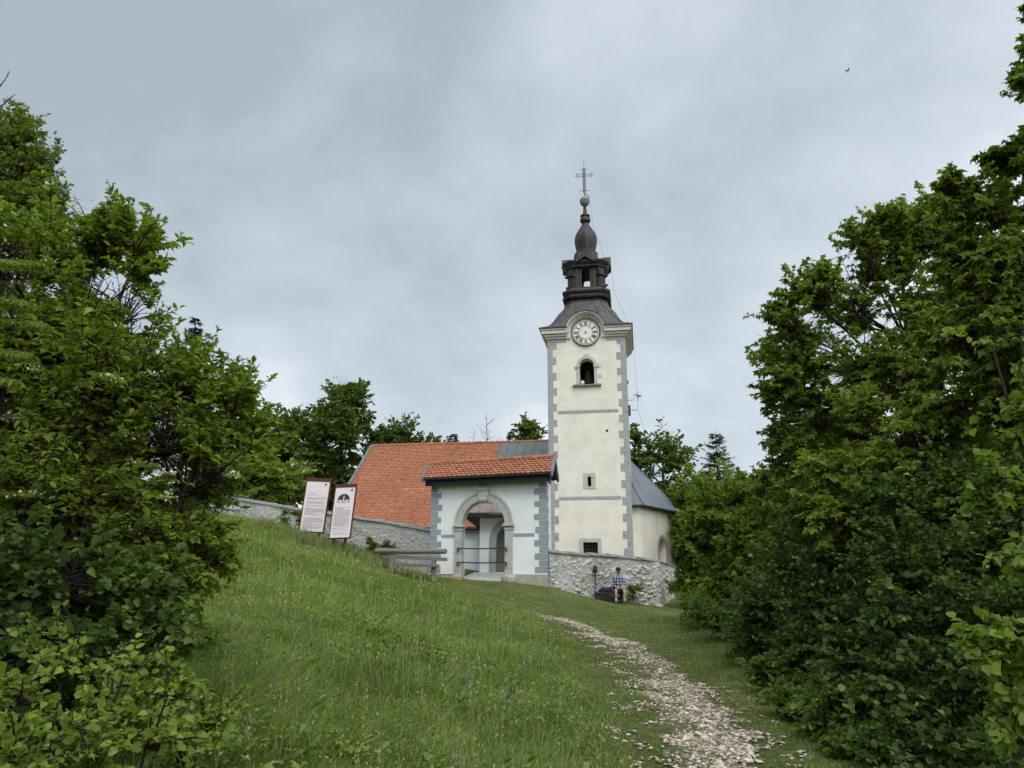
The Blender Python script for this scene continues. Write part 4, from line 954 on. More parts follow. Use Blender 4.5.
for sx in (-1, 1):
    part('sock', [[((sx*.166,-.415,.22),.052), ((sx*.17,-.40,.09),.042), ((sx*.17,-.39,.06),.04)]], 'sock')
    part('shoe', [[((sx*.17,-.36,.055),(.05,.05)), ((sx*.18,-.45,.055),(.052,.048)), ((sx*.193,-.56,.045),(.048,.036))]], 'shoe')
b = MB(lambda x, y, z: Vector((PX_+x, PY_+y, PG+z)))
b.lathe(0, -.07, [(.096,1.235),(.102,1.26),(.096,1.31),(.07,1.345),(.02,1.36)], 18)
b.box(-.075, .075, -.27, -.14, 1.228, 1.245); b.build('cap', 'navy', person, smooth=True)
b = MB(lambda x, y, z: Vector((PX_+x, PY_+y, PG+z)))
for sx in (-1, 1):
    b.cut(); b.lathe(sx*.034, -.158, [(.002,1.19),(.012,1.195),(.014,1.2),(.012,1.207),(.002,1.212)], 8)
    if sx < 0: b.build('eye', 'dial_black', person); b = MB(lambda x, y, z: Vector((PX_+x, PY_+y, PG+z)))
b.build('eye', 'dial_black', person)
b = MB(lambda x, y, z: Vector((PX_+x, PY_+y, PG+z))); b.box(-.025, .025, -.158, -.15, 1.143, 1.150); b.build('mouth', 'dial_black', person)
b = MB(lambda x, y, z: Vector((PX_+x, PY_+y, PG+z)))
b.prism([(-.014,1.165),(.014,1.165),(.006,1.2),(-.006,1.2)], -.18, -.15); b.build('nose', 'skin', person)
for sx in (-1, 1):
    b = MB(lambda x, y, z: Vector((PX_+x, PY_+y, PG+z)))
    b.lathe(sx*.083, -.07, [(.002,1.165),(.014,1.175),(.016,1.195),(.012,1.212),(.002,1.218)], 8)
    b.build('ear', 'skin', person, smooth=True)
bgp = thing('backpack', (PX_-.5, PY_-.1, PG+.4), 'dark backpack lying on the low bench left of the seated person', 'backpack')
b = MB(lambda x, y, z: Vector((PX_-.5+x, PY_+y, PG+.40+z)))
b.loft([[(.26*math.cos(a)*s*(1 if abs(math.cos(a))>.1 else 1), .12*math.sin(a)*s+.02, z) for a in np.linspace(0, 2*math.pi, 14, endpoint=False)] for z, s in ((.0,.92),(.06,1.0),(.14,.92),(.19,.6),(.20,.3))])
b.build('bag', 'navy', bgp, smooth=True)
b = MB(lambda x, y, z: Vector((PX_-.5+x, PY_+y, PG+.40+z))); b.tube([(-.1,-.12,.05),(-.08,-.17,.1),(.05,-.16,.13),(.12,-.11,.06)], .015, 5); b.build('strap', 'iron', bgp)

# bird in the sky
bp = at(847.5, 70.5, 60); bird = thing('bird', tuple(bp), 'tiny dark bird gliding alone in the cloudy sky above the right trees', 'bird')
b = MB(lambda x, y, z: Vector((bp.x+x, bp.y+y, bp.z+z)))
b.loft([[(x, r*math.cos(a), r*math.sin(a)+.01*x) for a in np.linspace(0, 2*math.pi, 8, endpoint=False)] for x, r in ((-.16,.008),(-.12,.03),(-.02,.045),(.08,.04),(.13,.03),(.17,.028),(.20,.006))])
b.add([(-.16,-.05,0),(-.24,-.07,.0),(-.24,.07,.0),(-.16,.05,0),(-.16,0,.012)], [(0,1,2,3),(0,4,3)])
b.build('body', 'ink', bird, smooth=True)
for sy in (-1, 1):
    b = MB(lambda x, y, z: Vector((bp.x+x, bp.y+y, bp.z+z)))
    b.loft([[(.08,sy*.03,.01),(-.03,sy*.03,.01),(.02,sy*.03,.02)],[(.09,sy*.2,.05),(-.02,sy*.2,.05),(.03,sy*.2,.058)],[(-.02,sy*.40,.02),(-.05,sy*.40,.02),(-.03,sy*.40,.024)]]); b.build('wing', 'ink', bird)

# ------------------------------------------------------------------ vegetation
def tmpl(kind):
    if kind == 'oval': v = [(0,0,0),(-.21,.28,.06),(.21,.28,.06),(0,.5,0),(-.2,.64,.05),(.2,.64,.05),(0,1,-.1)]; f = [(0,3,1),(0,2,3),(1,3,4),(2,5,3),(3,6,4),(3,5,6)]
    elif kind == 'round': v = [(0,0,0),(-.36,.22,.07),(.36,.22,.07),(0,.5,0),(-.38,.62,.05),(.38,.62,.05),(0,1,-.1)]; f = [(0,3,1),(0,2,3),(1,3,4),(2,5,3),(3,6,4),(3,5,6)]
    elif kind == 'maple':
        o = [(0,0),(.30,-.10),(.27,.10),(.62,.34),(.27,.42),(0,1),(-.27,.42),(-.62,.34),(-.27,.10),(-.30,-.10)]
        v = [(x,y,(.05 if i in (2,4,6,8) else -.09 if i else 0)) for i,(x,y) in enumerate(o)]+[(0,.32,.0)]; f = [(i,(i+1)%10,10) for i in range(10)]
    elif kind == 'lance': v = [(0,0,0),(-.09,.4,.02),(.09,.4,.02),(0,1,-.12)]; f = [(0,2,1),(1,2,3)]
    elif kind == 'clump': v = [(0,0,0),(-.30,.35,.08),(.05,.5,-.06),(.34,.4,.05),(.1,1,0),(-.3,.85,.06)]; f = [(0,2,1),(0,3,2),(2,4,5),(1,2,5),(2,3,4)]
    return np.array(v, float), np.array(f)
def unit(a): return a/np.maximum(np.linalg.norm(a, axis=-1, keepdims=True), 1e-9)
def place(kind, pos, d, n, size, tint, rs):
    tv, tf = tmpl(kind); d = unit(d); n = unit(n-d*(n*d).sum(-1, keepdims=True)); x = np.cross(d, n)
    wv = 1+.25*rs.randn(len(pos))*.6
    V = pos[:,None,:] + size[:,None,None]*(tv[None,:,0,None]*x[:,None,:]*wv[:,None,None] + tv[None,:,1,None]*d[:,None,:] + tv[None,:,2,None]*n[:,None,:]*(1+rs.rand(len(pos))[:,None,None]*1.5))
    F = tf[None]+np.arange(len(pos))[:,None,None]*len(tv)
    return V.reshape(-1,3), F.reshape(-1,3), np.repeat(tint, len(tv))
def tubes(A, Bm, C, r0, r1, k=3, n=3):
    """quadratic curves A-Bm-C as thin tubes, vectorised"""
    N = len(A); t = np.linspace(0, 1, n)[None,:,None]
    P = (1-t)**2*A[:,None]+2*t*(1-t)*Bm[:,None]+t**2*C[:,None]; d = unit(C-A)
    a = unit(np.cross(d, np.array([.31,.87,.38])[None])); b = np.cross(d, a); ang = 2*np.pi*np.arange(k)/k
    rad = (r0[:,None]*(1-t[:,:,0])+r1[:,None]*t[:,:,0])
    ringv = a[:,None,None,:]*np.cos(ang)[None,None,:,None]+b[:,None,None,:]*np.sin(ang)[None,None,:,None]
    V = P[:,:,None,:]+ringv*rad[:,:,None,None]; F = []
    for i in range(n-1):
        for j in range(k):
            q = [i*k+j, i*k+(j+1) % k, (i+1)*k+(j+1) % k, (i+1)*k+j]; F += [(q[0],q[1],q[2]),(q[0],q[2],q[3])]
    F = np.array(F)[None]+(np.arange(N)*n*k)[:,None,None]
    return V.reshape(-1,3), F.reshape(-1,3)
def merge(parts):
    V = []; F = []; T = []; o = 0
    for p in parts:
        V.append(p[0]); F.append(p[1]+o); o += len(p[0])
        if len(p) > 2: T.append(p[2])
    return np.concatenate(V), np.concatenate(F), (np.concatenate(T) if T else None)

def tree(name, label, cat, base, lobes, leaf='oval', m='leaf_maple', size=.09, twigs=26, per=14, seed=0, trunk_r=.1, flat=.95, bark='bark', droop=.25, tw_len=1.0, young=.12, group=None, blossoms=0, stems=1, dens=1.0, grav=0.0, thin=.20, shoots=.22, slen=1.0, fill=.74):
    """lobes: list of (Vector centre, radius). Limbs run from the trunk to every lobe, twigs fill the lobe, leaves line the twigs."""
    rs = np.random.RandomState(seed+11); base = Vector(base); gz = h1(base.x, base.y); root = thing(name, (base.x, base.y, gz), label, cat, group)
    C = np.array([tuple(l[0]) for l in lobes]); Rr = np.array([l[1] for l in lobes], float); N = len(lobes)
    topi = np.argmax(C[:,2]); axis_top = np.array([C[:,0].mean()*.6+C[topi,0]*.4, C[:,1].mean()*.6+C[topi,1]*.4, C[topi,2]])
    woods = []
    b0 = np.array([base.x, base.y, gz-.15])
    stem_ends = [axis_top] if stems == 1 else [C[i]*.9+axis_top*.1 for i in rs.choice(N, min(stems, N), False)]
    stem_pts = []
    for k, se in enumerate(stem_ends):
        st = b0+np.array([rs.uniform(-.25,.25), rs.uniform(-.25,.25), 0])*(stems > 1); K = 8; pts = []
        for i in range(K):
            t = i/(K-1); p = st*(1-t)+se*t; p[:2] += (b0[:2]-p[:2])*.25*math.sin(math.pi*t)*(stems == 1)+rs.uniform(-.05,.05,2)*min(1, trunk_r*9)*(0 < i); pts.append(p)
        mbk = MB(); mbk.tube([tuple(p) for p in pts], [trunk_r*(1-.94*(i/(K-1)))*(1.3 if i == 0 else 1)+.005 for i in range(K)], 8, raw=True)
        Vk = np.array([tuple(v) for v in mbk.v]); Fk = []
        for q in mbk.f:
            for j in range(1, len(q)-1): Fk.append((q[0], q[j], q[j+1]))
        woods.append((Vk, np.array(Fk))); stem_pts += [(p, i/(K-1)) for i, p in enumerate(pts)]
    SPp = np.array([p for p, t in stem_pts]); SPt = np.array([t for p, t in stem_pts])
    # limbs
    A = []; Bm = []; rads = []
    for i in range(N):
        hd = np.hypot(SPp[:,0]-C[i,0], SPp[:,1]-C[i,1]); target = C[i,2]-hd*.55
        j = np.argmin(np.abs(SPp[:,2]-np.maximum(target, gz+.3))+.35*hd); A.append(SPp[j]); 
        mid = SPp[j]*.45+C[i]*.55; mid = mid+np.array([rs.uniform(-.1,.1), rs.uniform(-.1,.1), .10])*np.linalg.norm(C[i]-SPp[j]); Bm.append(mid)
        rads.append(max(.012, trunk_r*.42*(1-.7*SPt[j])*min(1.3, Rr[i]/Rr.mean())))
    A = np.array(A); Bm = np.array(Bm); rads = np.array(rads)
    woods.append(tubes(A, Bm, C, rads, rads*.4, 5, 7))
    # twigs
    nt_ = np.maximum(6, (twigs*fill*dens*(Rr/Rr.mean())**2).astype(int)); idx = np.repeat(np.arange(N), nt_); T_ = len(idx)
    dirs = unit(rs.randn(T_,3)); outw = unit(C[idx]-np.array([axis_top[0], axis_top[1], C[:,2].mean()-.5*Rr.mean()])[None]); dirs = unit(dirs+outw*.55+np.array([0,0,.28]))
    dirs[:,2] *= flat; tl = rs.uniform(.0, .55, T_)[:,None]
    bst = (1-tl)*C[idx]+tl*(C[idx]*.6+Bm[idx]*.4); ln = Rr[idx]*np.clip(np.exp(rs.randn(T_)*.38)*.74, .35, 1.9)*tw_len
    en = bst+dirs*ln[:,None]; en[:,2] -= droop*.3*ln*rs.rand(T_); md = (bst+en)/2; md[:,2] += .10*ln
    woods.append(tubes(bst, md, en, np.full(T_, .007)+rads[idx]*.12, np.full(T_, .002), 3, 4))
    # long leafy shoots that break the crown's outline
    M_ = int(T_*shoots); k_ = rs.randint(0, N, M_); sd0 = unit(rs.randn(M_,3)*.75+outw[np.searchsorted(idx, k_)]*1.0+np.array([0,0,.45+.3*(slen > 1)])); s0 = C[k_]+sd0*(Rr[k_]*.45)[:,None]; sl0 = Rr[k_]*rs.uniform(.7, 1.55, M_)*slen
    s1 = s0+sd0*sl0[:,None]; s1[:,2] -= droop*.45*sl0*rs.rand(M_); sm = (s0+s1)/2; sm[:,2] += .12*sl0
    woods.append(tubes(s0, sm, s1, np.full(M_, .006), np.full(M_, .002), 3, 4)); bst = np.concatenate([bst, s0]); md = np.concatenate([md, sm]); en = np.concatenate([en, s1]); ln = np.concatenate([ln, sl0*(.62 if slen <= 1 else .42)]); idx = np.concatenate([idx, k_]); T_ += M_
    # side shoots
    ns = 4; ti = np.repeat(np.arange(T_), ns); tt = np.tile(np.linspace(.3, .9, ns), T_)[:,None]+rs.uniform(-.06,.06,(T_*ns,1))
    sp0 = (1-tt)**2*bst[ti]+2*tt*(1-tt)*md[ti]+tt**2*en[ti]; td = unit(en[ti]-bst[ti])
    side = unit(np.cross(td, np.array([0,0,1.])[None]))*np.where(rs.rand(len(ti))<.5, -1, 1)[:,None]
    sd = unit(td*.7+side*.8+rs.randn(len(ti),3)*.28); sl_ = ln[ti]*rs.uniform(.22,.45,len(ti)); sp1 = sp0+sd*sl_[:,None]; sp1[:,2] -= droop*.25*sl_
    woods.append(tubes(sp0, (sp0+sp1)/2, sp1, np.full(len(ti), .004), np.full(len(ti), .0015), 3, 2))
    VW, FW, _ = merge([w[:2] for w in woods]); np_mesh('trunk', VW, FW, M[bark], root, smooth=True)
    # leaves on both
    def line(a, mdl, c, n, lo=.25):
        q = np.repeat(np.arange(len(a)), n); t = np.tile(np.linspace(lo, 1, n), len(a))[:,None]+rs.uniform(-.05,.05,(len(q),1)); t = np.clip(t, 0, 1)
        p = (1-t)**2*a[q]+2*t*(1-t)*mdl[q]+t**2*c[q]; dd = unit(c[q]-a[q]); sidev = unit(np.cross(dd, np.array([0,0,1.])))
        sg = np.where(np.tile(np.arange(n), len(a)) % 2 == 0, -1., 1.)[:,None]; end = (t > .93)
        d = dd*np.where(end, 1., .55)+sidev*sg*np.where(end, .1, .85)+rs.randn(len(q),3)*.28; d[:,2] -= grav+droop*rs.rand(len(q)); return p, d
    n2_ = max(3, per//3); p1_, d1_ = line(bst, md, en, per, .35); p2_, d2_ = line(sp0, (sp0+sp1)/2, sp1, n2_, .2)
    p = np.concatenate([p1_, p2_]); d = np.concatenate([d1_, d2_]); q = len(p)
    nn = np.array([0,0,1.])[None]+rs.randn(q,3)*.75; sz = size*rs.uniform(.42, 1.25, q)
    lobev = rs.uniform(-.13, .13, N); li = np.concatenate([np.repeat(idx, per), np.repeat(idx[ti], n2_)])
    tint = np.clip(.42+lobev[li]+rs.randn(q)*.13+(rs.rand(q) < young)*.35, 0, 1)
    kp = vnoise(p[:,0]+p[:,1]*.7, p[:,2]-p[:,1]*.4, size*5, seed) > thin; p, d, nn, sz, tint = p[kp], d[kp], nn[kp], sz[kp], tint[kp]
    V, F, T = place(leaf, p, d, nn, sz, tint, rs); np_mesh('crown', V, F, M[m], root, T)
    if blossoms:
        k = rs.choice(T_, min(blossoms, T_), False); bp_ = en[k]+np.array([0,0,.02]); P = np.repeat(bp_, 26, 0)+rs.randn(len(bp_)*26, 3)*np.array([.030,.030,.010])
        V, F, T = place('clump', P, rs.randn(len(P),3), rs.randn(len(P),3)+np.array([0,0,1.]), np.full(len(P), .020), rs.rand(len(P)), rs); np_mesh('blossom', V, F, M['blossom'], root, T)
    return root
def px(lst, k=1.0, du=0): return [(at(l[0]+du, l[1], l[2]), l[3]*k) for l in lst]
def auto(cx, cy, cz, rx, ry, rz, n, lr, seed, shape=0.0):
    """lobes filling an ellipsoid shell; shape > 0 narrows it to the top"""
    rs = np.random.RandomState(seed); out = []; tries = 0
    while len(out) < n and tries < 8000:
        tries += 1; p = rs.uniform(-1, 1, 3); r = np.linalg.norm(p)
        if r > 1 or r < .35: continue
        k = 1-shape*(p[2]+1)/2; q = Vector((cx+p[0]*rx*k, cy+p[1]*ry*k, cz+p[2]*rz))
        if all((q-o[0]).length > lr*.75 for o in out): out.append((q, lr*rs.uniform(.75, 1.15)))
    return out

# --- left side, near
def jl(lst, seed, dy=.5, reps=1):
    """a second, deeper layer of lobes behind the first"""
    rs = np.random.RandomState(seed); out = list(lst)
    for l in lst:
        sp_ = l[3]*FPX/l[2]
        for _ in range(reps): out.append((l[0]+rs.uniform(-.5,.4)*sp_, l[1]+rs.uniform(-.3,.5)*sp_, l[2]+rs.uniform(.2,1)*dy*2, l[3]*.9))
        out.append((l[0]+rs.uniform(-.7,.6)*sp_, l[1]+rs.uniform(-.6,.7)*sp_, l[2]+rs.uniform(-.6,.4)*dy, l[3]*rs.uniform(.45,.65)))
    return out
LS = [(18,262,5.9,.48),(66,268,5.8,.45),(112,268,5.7,.40),(146,258,5.6,.26),(30,345,5.4,.55),(95,340,5.5,.5),(138,325,5.6,.24),(25,430,5.2,.55),(95,420,5.2,.55),(150,395,5.3,.42),(18,510,5.0,.5),(85,500,5.0,.55),(60,575,4.9,.5)]
tree('dogwood_shrub', 'tall leafy shrub with pale flower clusters filling the left edge of the picture', 'shrub', (-4.1, 6.0, 0), px(jl(LS, 1, .5, 1), .80, -16), 'oval', 'leaf_dogwood', .062, 46, 17, 1, .06, stems=6, blossoms=150, young=.2, shoots=.45, slen=1.3, fill=.66)
LS2 = [(195,395,5.4,.30),(232,408,5.5,.26),(205,440,5.3,.34),(250,440,5.5,.20),(165,455,5.2,.42),(215,480,5.3,.28),(150,520,5.1,.42),(175,560,5.0,.30),(195,545,5.1,.22),(120,570,4.9,.42)]
tree('dogwood_shrub', 'lower bright shrub reaching over the meadow towards the stone wall on the left', 'shrub', (-2.9, 5.8, 0), px(jl(LS2, 2, .4, 1), .72, -3), 'oval', 'leaf_dogwood', .060, 40, 14, 2, .05, stems=5, blossoms=16, young=.22, shoots=.5, slen=1.3, fill=.66)
LS3 = [(15,600,4.2,.34),(75,600,4.3,.36),(135,605,4.4,.30),(30,660,4.0,.32),(95,655,4.1,.32),(150,650,4.3,.26)]
tree('hazel_shrub', 'shaded hazel bush low in the left corner under the taller shrubs', 'shrub', (-2.6, 4.5, 0), px(jl(LS3, 3, .4, 1), .85, -10), 'round', 'leaf_hazel_shaded', .058, 40, 14, 3, .03, stems=6, young=.08)
for i, (lob, lab) in enumerate([([(20,705,3.1,.17),(60,735,2.9,.17),(15,765,2.7,.16)], 'small light green sapling in the bottom left corner of the picture'),
                                ([(105,725,3.2,.18),(150,748,3.1,.16),(95,770,2.8,.15)], 'small light green sapling second from the left along the bottom edge'),
                                ([(170,705,3.7,.17),(205,735,3.6,.16),(180,760,3.4,.15)], 'small light green sapling at the meadow edge, right of the bottom left saplings'),
                                ([(60,680,3.6,.18),(120,690,3.7,.17)], 'young light green sapling just under the shaded hazel bush')]):
    c = at(lob[0][0], lob[0][1], lob[0][2])
    tree('sapling', lab, 'sapling', (c.x, c.y+.05, 0), px(lob), 'round', 'leaf_lime', .036, 20, 9, 20+i, .012, stems=3, young=.3, group='saplings along the lower left edge')
# oak-like tree behind
LO = [(-10,135,14,.8),(25,128,14,.75),(52,150,14,.6),(62,190,14,.55),(20,185,14,.9),(-10,230,14,.9),(45,235,14.3,.75),(80,290,14.2,.65),(20,290,14,1.0),(60,330,14,.9),(100,330,14.4,.5),(-20,350,14,1),(30,390,14,1),(90,390,14,.9),(130,380,14.5,.7)]
tree('oak_tree', 'tall rounded oak rising behind the left shrubs to the top of the left edge', 'tree', (-9.8, 14.3, 0), px([(a,b_+20,c,d) for a,b_,c,d in jl(LO, 4, 1, 1)], .74, -16), 'clump', 'leaf_oak', .085, 60, 17, 4, .22, young=.1)
# dead twigs at the top left
def dead_tree(name, label, base, top, seed, r=.08, spread=.8, n=26, group=None, bark='bark_grey'):
    rs = random.Random(seed); gz = h1(base[0], base[1]); root = thing(name, (base[0], base[1], gz), label, 'dead tree', group)
    b = MB(); A_ = Vector((base[0], base[1], gz-.1)); T_ = Vector(top); K = 9; pts = [A_+(T_-A_)*(i/(K-1))+Vector((rs.uniform(-.06,.06), rs.uniform(-.06,.06), 0))*r*10 for i in range(K)]
    b.tube(pts, [r*(1-.9*i/(K-1)) for i in range(K)], 7, raw=True); b.build('trunk', bark, root, smooth=True)
    b = MB(); Ht = (T_-A_).length
    for i in range(n):
        t = rs.uniform(.45, .97); p = A_+(T_-A_)*t; a = rs.uniform(0, 6.28); l = spread*(1.15-t)*rs.uniform(.6, 1.3)*2
        d = Vector((math.cos(a), math.sin(a), rs.uniform(.2, .7))).normalized(); q = p+d*l*.5; e_ = p+d*l+Vector((0,0,.12*l))
        b.tube([p, q, e_], [r*(1-t)*.6+.012, r*(1-t)*.3+.01, .006], 4, raw=True)
        for j in range(3):
            o = p+(e_-p)*rs.uniform(.3, .9); d2 = (d+Vector((rs.uniform(-.8,.8), rs.uniform(-.8,.8), rs.uniform(-.1,.6)))).normalized(); b.tube([o, o+d2*l*.3], [.009,.004], 3, raw=True)
    b.build('branches', bark, root); return root
tp = at(-2, 74, 15.5); dead_tree('dead_tree', 'bare dead tree whose twigs show above the oak at the top left', (tp.x-.3, 15.6), tuple(tp), 5, .22, 1.5, 40, bark='bark')
# spruce
def spruce(label, u, vtop, vbase, Y, rad, seed, sparse=1.0, m='needle', group=None, needle=.16, leader=.0):
    rs = np.random.RandomState(seed); T_ = at(u, vtop, Y); B_ = at(u, vbase, Y); gz = h1(T_.x, Y); root = thing('spruce_tree', (T_.x, Y, gz), label, 'tree', group)
    Hh = T_.z-gz; b = MB(); b.tube([(T_.x,Y,gz-.2),(T_.x+.03,Y,gz+Hh*.5),(T_.x,Y,T_.z)], [Hh*.014+.03,Hh*.009+.02,.012], 7, raw=True); 
    Vk = np.array([tuple(v) for v in b.v]); Fk = np.array([(q[0], q[j], q[j+1]) for q in b.f for j in range(1, len(q)-1)])
    zlow = B_.z; n = int((T_.z-zlow)/.22*5*sparse)
    z = T_.z-(T_.z-zlow)*rs.rand(n)**.8; fr = (T_.z-z)/(T_.z-zlow); a = rs.uniform(0, 2*np.pi, n)
    ln = rad*(fr**.85)*rs.uniform(.7, 1.15, n)+.12; ln = np.where(fr < leader, ln*.5, ln)
    A = np.c_[np.full(n, T_.x), np.full(n, Y), z]; d = np.c_[np.cos(a), np.sin(a), .25-.45*fr]; C = A+d*ln[:,None]; Mi = (A+C)/2; Mi[:,2] -= .06*ln; C[:,2] += .05*ln
    woods = [(Vk, Fk), tubes(A, Mi, C, np.full(n, .02)+.008*ln, np.full(n, .004), 3, 4)]
    V, F, _ = merge(woods); np_mesh('trunk', V, F, M['bark'], root)
    per = 46; q = np.repeat(np.arange(n), per); t = rs.rand(len(q), 1)**.8; p = (1-t)**2*A[q]+2*t*(1-t)*Mi[q]+t**2*C[q]; dd = unit(C[q]-A[q]); sd = np.cross(dd, np.array([0,0,1.]))*np.where(rs.rand(len(q)) < .5, -1, 1)[:,None]
    dirn = dd*.6+sd*rs.uniform(.2,1,(len(q),1))+rs.randn(len(q),3)*.15; dirn[:,2] -= .25
    V, F, T = place('lance', p, dirn, np.array([0,0,1.])[None]+rs.randn(len(q),3)*.4, needle*rs.uniform(.6,1.3,len(q))*(.6+.6*(1-t[:,0])), np.clip(.45+.2*rs.randn(len(q)), 0, 1), rs)
    np_mesh('crown', V, F, M[m], root, T); return root
spruce('slim dark spruce with a thin bare tip rising behind the left shrubs', 196, 318, 500, 24, 2.4, 31, 1.1, needle=.24, leader=.14)
# very near spruce boughs at the left edge
def bough(u0, v0, u1, v1, Y0, Y1, seed, parent):
    rs = np.random.RandomState(seed); a = np.array(at(u0,v0,Y0)); c = np.array(at(u1,v1,Y1)); n = 700
    t = rs.rand(n,1); p = a+(c-a)*t; dd = unit((c-a)[None]); sd = np.cross(dd, np.array([[0,0,1.]]))*np.where(rs.rand(n) < .5, -1, 1)[:,None]
    ln = .16*(1-t)+.03; e_ = p+(dd*.7+sd*.7)*ln*rs.uniform(.5,1.2,(n,1)); e_[:,2] -= .02
    k = 7; q = np.repeat(np.arange(n), k); tt = rs.rand(len(q),1); pp_ = p[q]+(e_[q]-p[q])*tt
    V, F, T = place('lance', pp_, unit(e_[q]-p[q])+rs.randn(len(q),3)*.35, rs.randn(len(q),3)*.5+np.array([0,0,1.]), np.full(len(q), .028), np.clip(.7+.2*rs.randn(len(q)),0,1), rs)
    return (V, F, T), tubes(np.array([a]), np.array([(a+c)/2]), np.array([c]), np.array([.012]), np.array([.003]), 5, 5)
rt = thing('spruce_tree', (-3.2, 3.6, h1(-3.2, 3.6)), 'near spruce whose feathery boughs poke in at the left edge, halfway up', 'tree')
lv = []; wd_ = []
for i, (u0,v0,u1,v1) in enumerate([(-160,250,42,262),(-170,280,28,300),(-150,300,44,322),(-150,335,30,352),(-160,365,15,378)]):
    l_, w_ = bough(u0, v0, u1, v1, 3.3, 2.7, 60+i, rt); lv.append(l_); wd_.append(w_)
b = MB(); b.tube([(-3.2,3.6,h1(-3.2,3.6)-.1),(-3.2,3.55,3.2),(-3.2,3.5,5.2)], [.07,.05,.01], 8, raw=True)
for w_ in list(wd_):
    e0 = w_[0][0]; wd_.append(tubes(np.array([[-3.2,3.55,e0[2]-.1]]), np.array([[-2.9,3.45,e0[2]-.05]]), np.array([e0]), np.array([.016]), np.array([.012]), 5, 4))
wd_.append((np.array([tuple(v) for v in b.v]), np.array([(q[0], q[j], q[j+1]) for q in b.f for j in range(1, len(q)-1)])))
V, F, _ = merge([w[:2] for w in wd_]); np_mesh('trunk', V, F, M['bark'], rt)
V, F, T = merge(lv); np_mesh('crown', V, F, M['leaf_maple'], rt, T)

# --- right side
RA = [(915,212,13,.55),(903,235,13,.6),(935,240,13.4,.4),(880,225,12.9,.4),(880,262,13,.8),(852,240,12.6,.42),(905,300,13,.9),(845,300,12.8,.75),(800,292,12.6,.5),(775,318,12.4,.42),(790,355,12.6,.55),(770,385,12.6,.35),(850,360,13,.95),(910,370,13,1.0),(800,410,12.8,.55),(775,430,12.6,.32),(850,430,13,1.0),(790,470,12.8,.5),(920,450,13,1.0),(840,500,13,.9),(960,330,13.5,.9),(980,420,13.3,1)]
tree('maple_tree', 'tall maple with ragged top, left of the others on the right-hand side', 'tree', (7.2, 13.6, 0), px([(a,b_+13,c,d) for a,b_,c,d in jl(RA, 5, 1.2, 1)], .62, 17), 'maple', 'leaf_maple', .10, 42, 13, 5, .16, droop=.5, young=.14, grav=.22, shoots=.85, thin=.22, slen=1.75, fill=.50)
RB = [(985,215,8.4,.5),(1015,250,8.2,.6),(965,260,8.6,.35),(990,300,8.4,.6),(1040,180,8.2,.5),(1000,165,8.3,.22),(1050,320,8.2,.8),(960,340,8.8,.45),(1010,380,8.4,.75),(945,400,8.8,.4),(1050,60,7.6,.36),(1022,90,7.5,.2),(1075,120,7.8,.6),(1080,-20,7.6,.6),(1035,15,7.4,.18)]
tree('maple_tree', 'near maple with large drooping leaves leaning in at the right edge', 'tree', (7.4, 8.6, 0), px(jl(RB, 6, .6, 1), .60, 8), 'maple', 'leaf_maple', .095, 38, 12, 6, .13, droop=.6, young=.16, grav=.3, shoots=.8, thin=.2, slen=1.6, fill=.5)
RC = [(730,512,20,.8),(760,500,19,.7),(705,516,21,.7),(690,545,22,.7),(745,545,19,1.0),(775,520,17,.8),(720,580,20,.9),(700,600,20.5,.6),(765,590,17,.9)]
tree('maple_tree', 'mid green bushy maple between the chancel and the big maples on the right', 'tree', (6.2, 20.6, 0), px(jl(RC+[(688,585,22,.6),(694,560,22,.6)], 7, 1.4, 1), .8, 10), 'maple', 'leaf_maple', .15, 60, 12, 7, .12, droop=.4, young=.15)
RD_ = [(800,530,11,.6),(830,560,10.5,.6),(780,570,11,.5),(870,540,11,.7),(760,610,12,.5),(810,610,10.5,.6),(860,600,10,.65),(735,625,13.5,.5),(790,650,10.5,.5),(840,650,9.8,.55),(740,660,13,.35)]
tree('hazel_shrub', 'broad dark hazel bush beside the gravel path below the tall right maple', 'shrub', (5.0, 11.4, 0), px(jl(RD_, 8, .8, 1), .88, 8), 'round', 'leaf_hazel_shaded', .075, 44, 13, 8, .05, stems=7, young=.12)
RE = [(905,520,8.6,.5),(950,500,8.4,.5),(1000,500,8.2,.5),(880,570,8.2,.45),(930,580,8,.55),(985,570,7.8,.55),(1030,540,7.6,.5),(895,630,7.8,.5),(950,640,7.5,.55),(1010,640,7.2,.55),(855,665,8.2,.4),(905,690,7.5,.45),(965,705,7.2,.5),(1020,710,6.8,.5),(860,715,7.6,.35),(900,745,7.0,.4),(960,765,6.6,.4),(835,700,8.0,.3)]
tree('hazel_shrub', 'large near hazel bush filling the lower right corner of the picture', 'shrub', (4.8, 8.0, 0), px(jl(RE, 9, .6, 1), .88, 6), 'round', 'leaf_hazel_shaded', .068, 44, 13, 9, .05, stems=8, young=.1)
RF = [(860,420,9.8,.35),(900,450,9.2,.4),(935,440,9.0,.4),(880,480,9.4,.4),(830,470,10.2,.35),(840,510,9.8,.35)]
tree('maple_tree', 'slender young maple with pale tips in front of the tall right maple', 'tree', (5.2, 9.9, 0), px(jl(RF, 10, .4, 1), .9, 0), 'maple', 'leaf_lime', .09, 40, 12, 10, .05, droop=.4, young=.35)
RG = [(985,640,4.6,.14),(1015,655,4.5,.16),(1035,700,4.4,.2),(1005,715,4.5,.12),(990,345,5.6,.16),(1022,335,5.5,.18),(1000,480,5.2,.16),(1024,500,5.1,.16),(985,500,5.3,.1),(1045,420,5.3,.3),(1050,560,4.9,.3)]
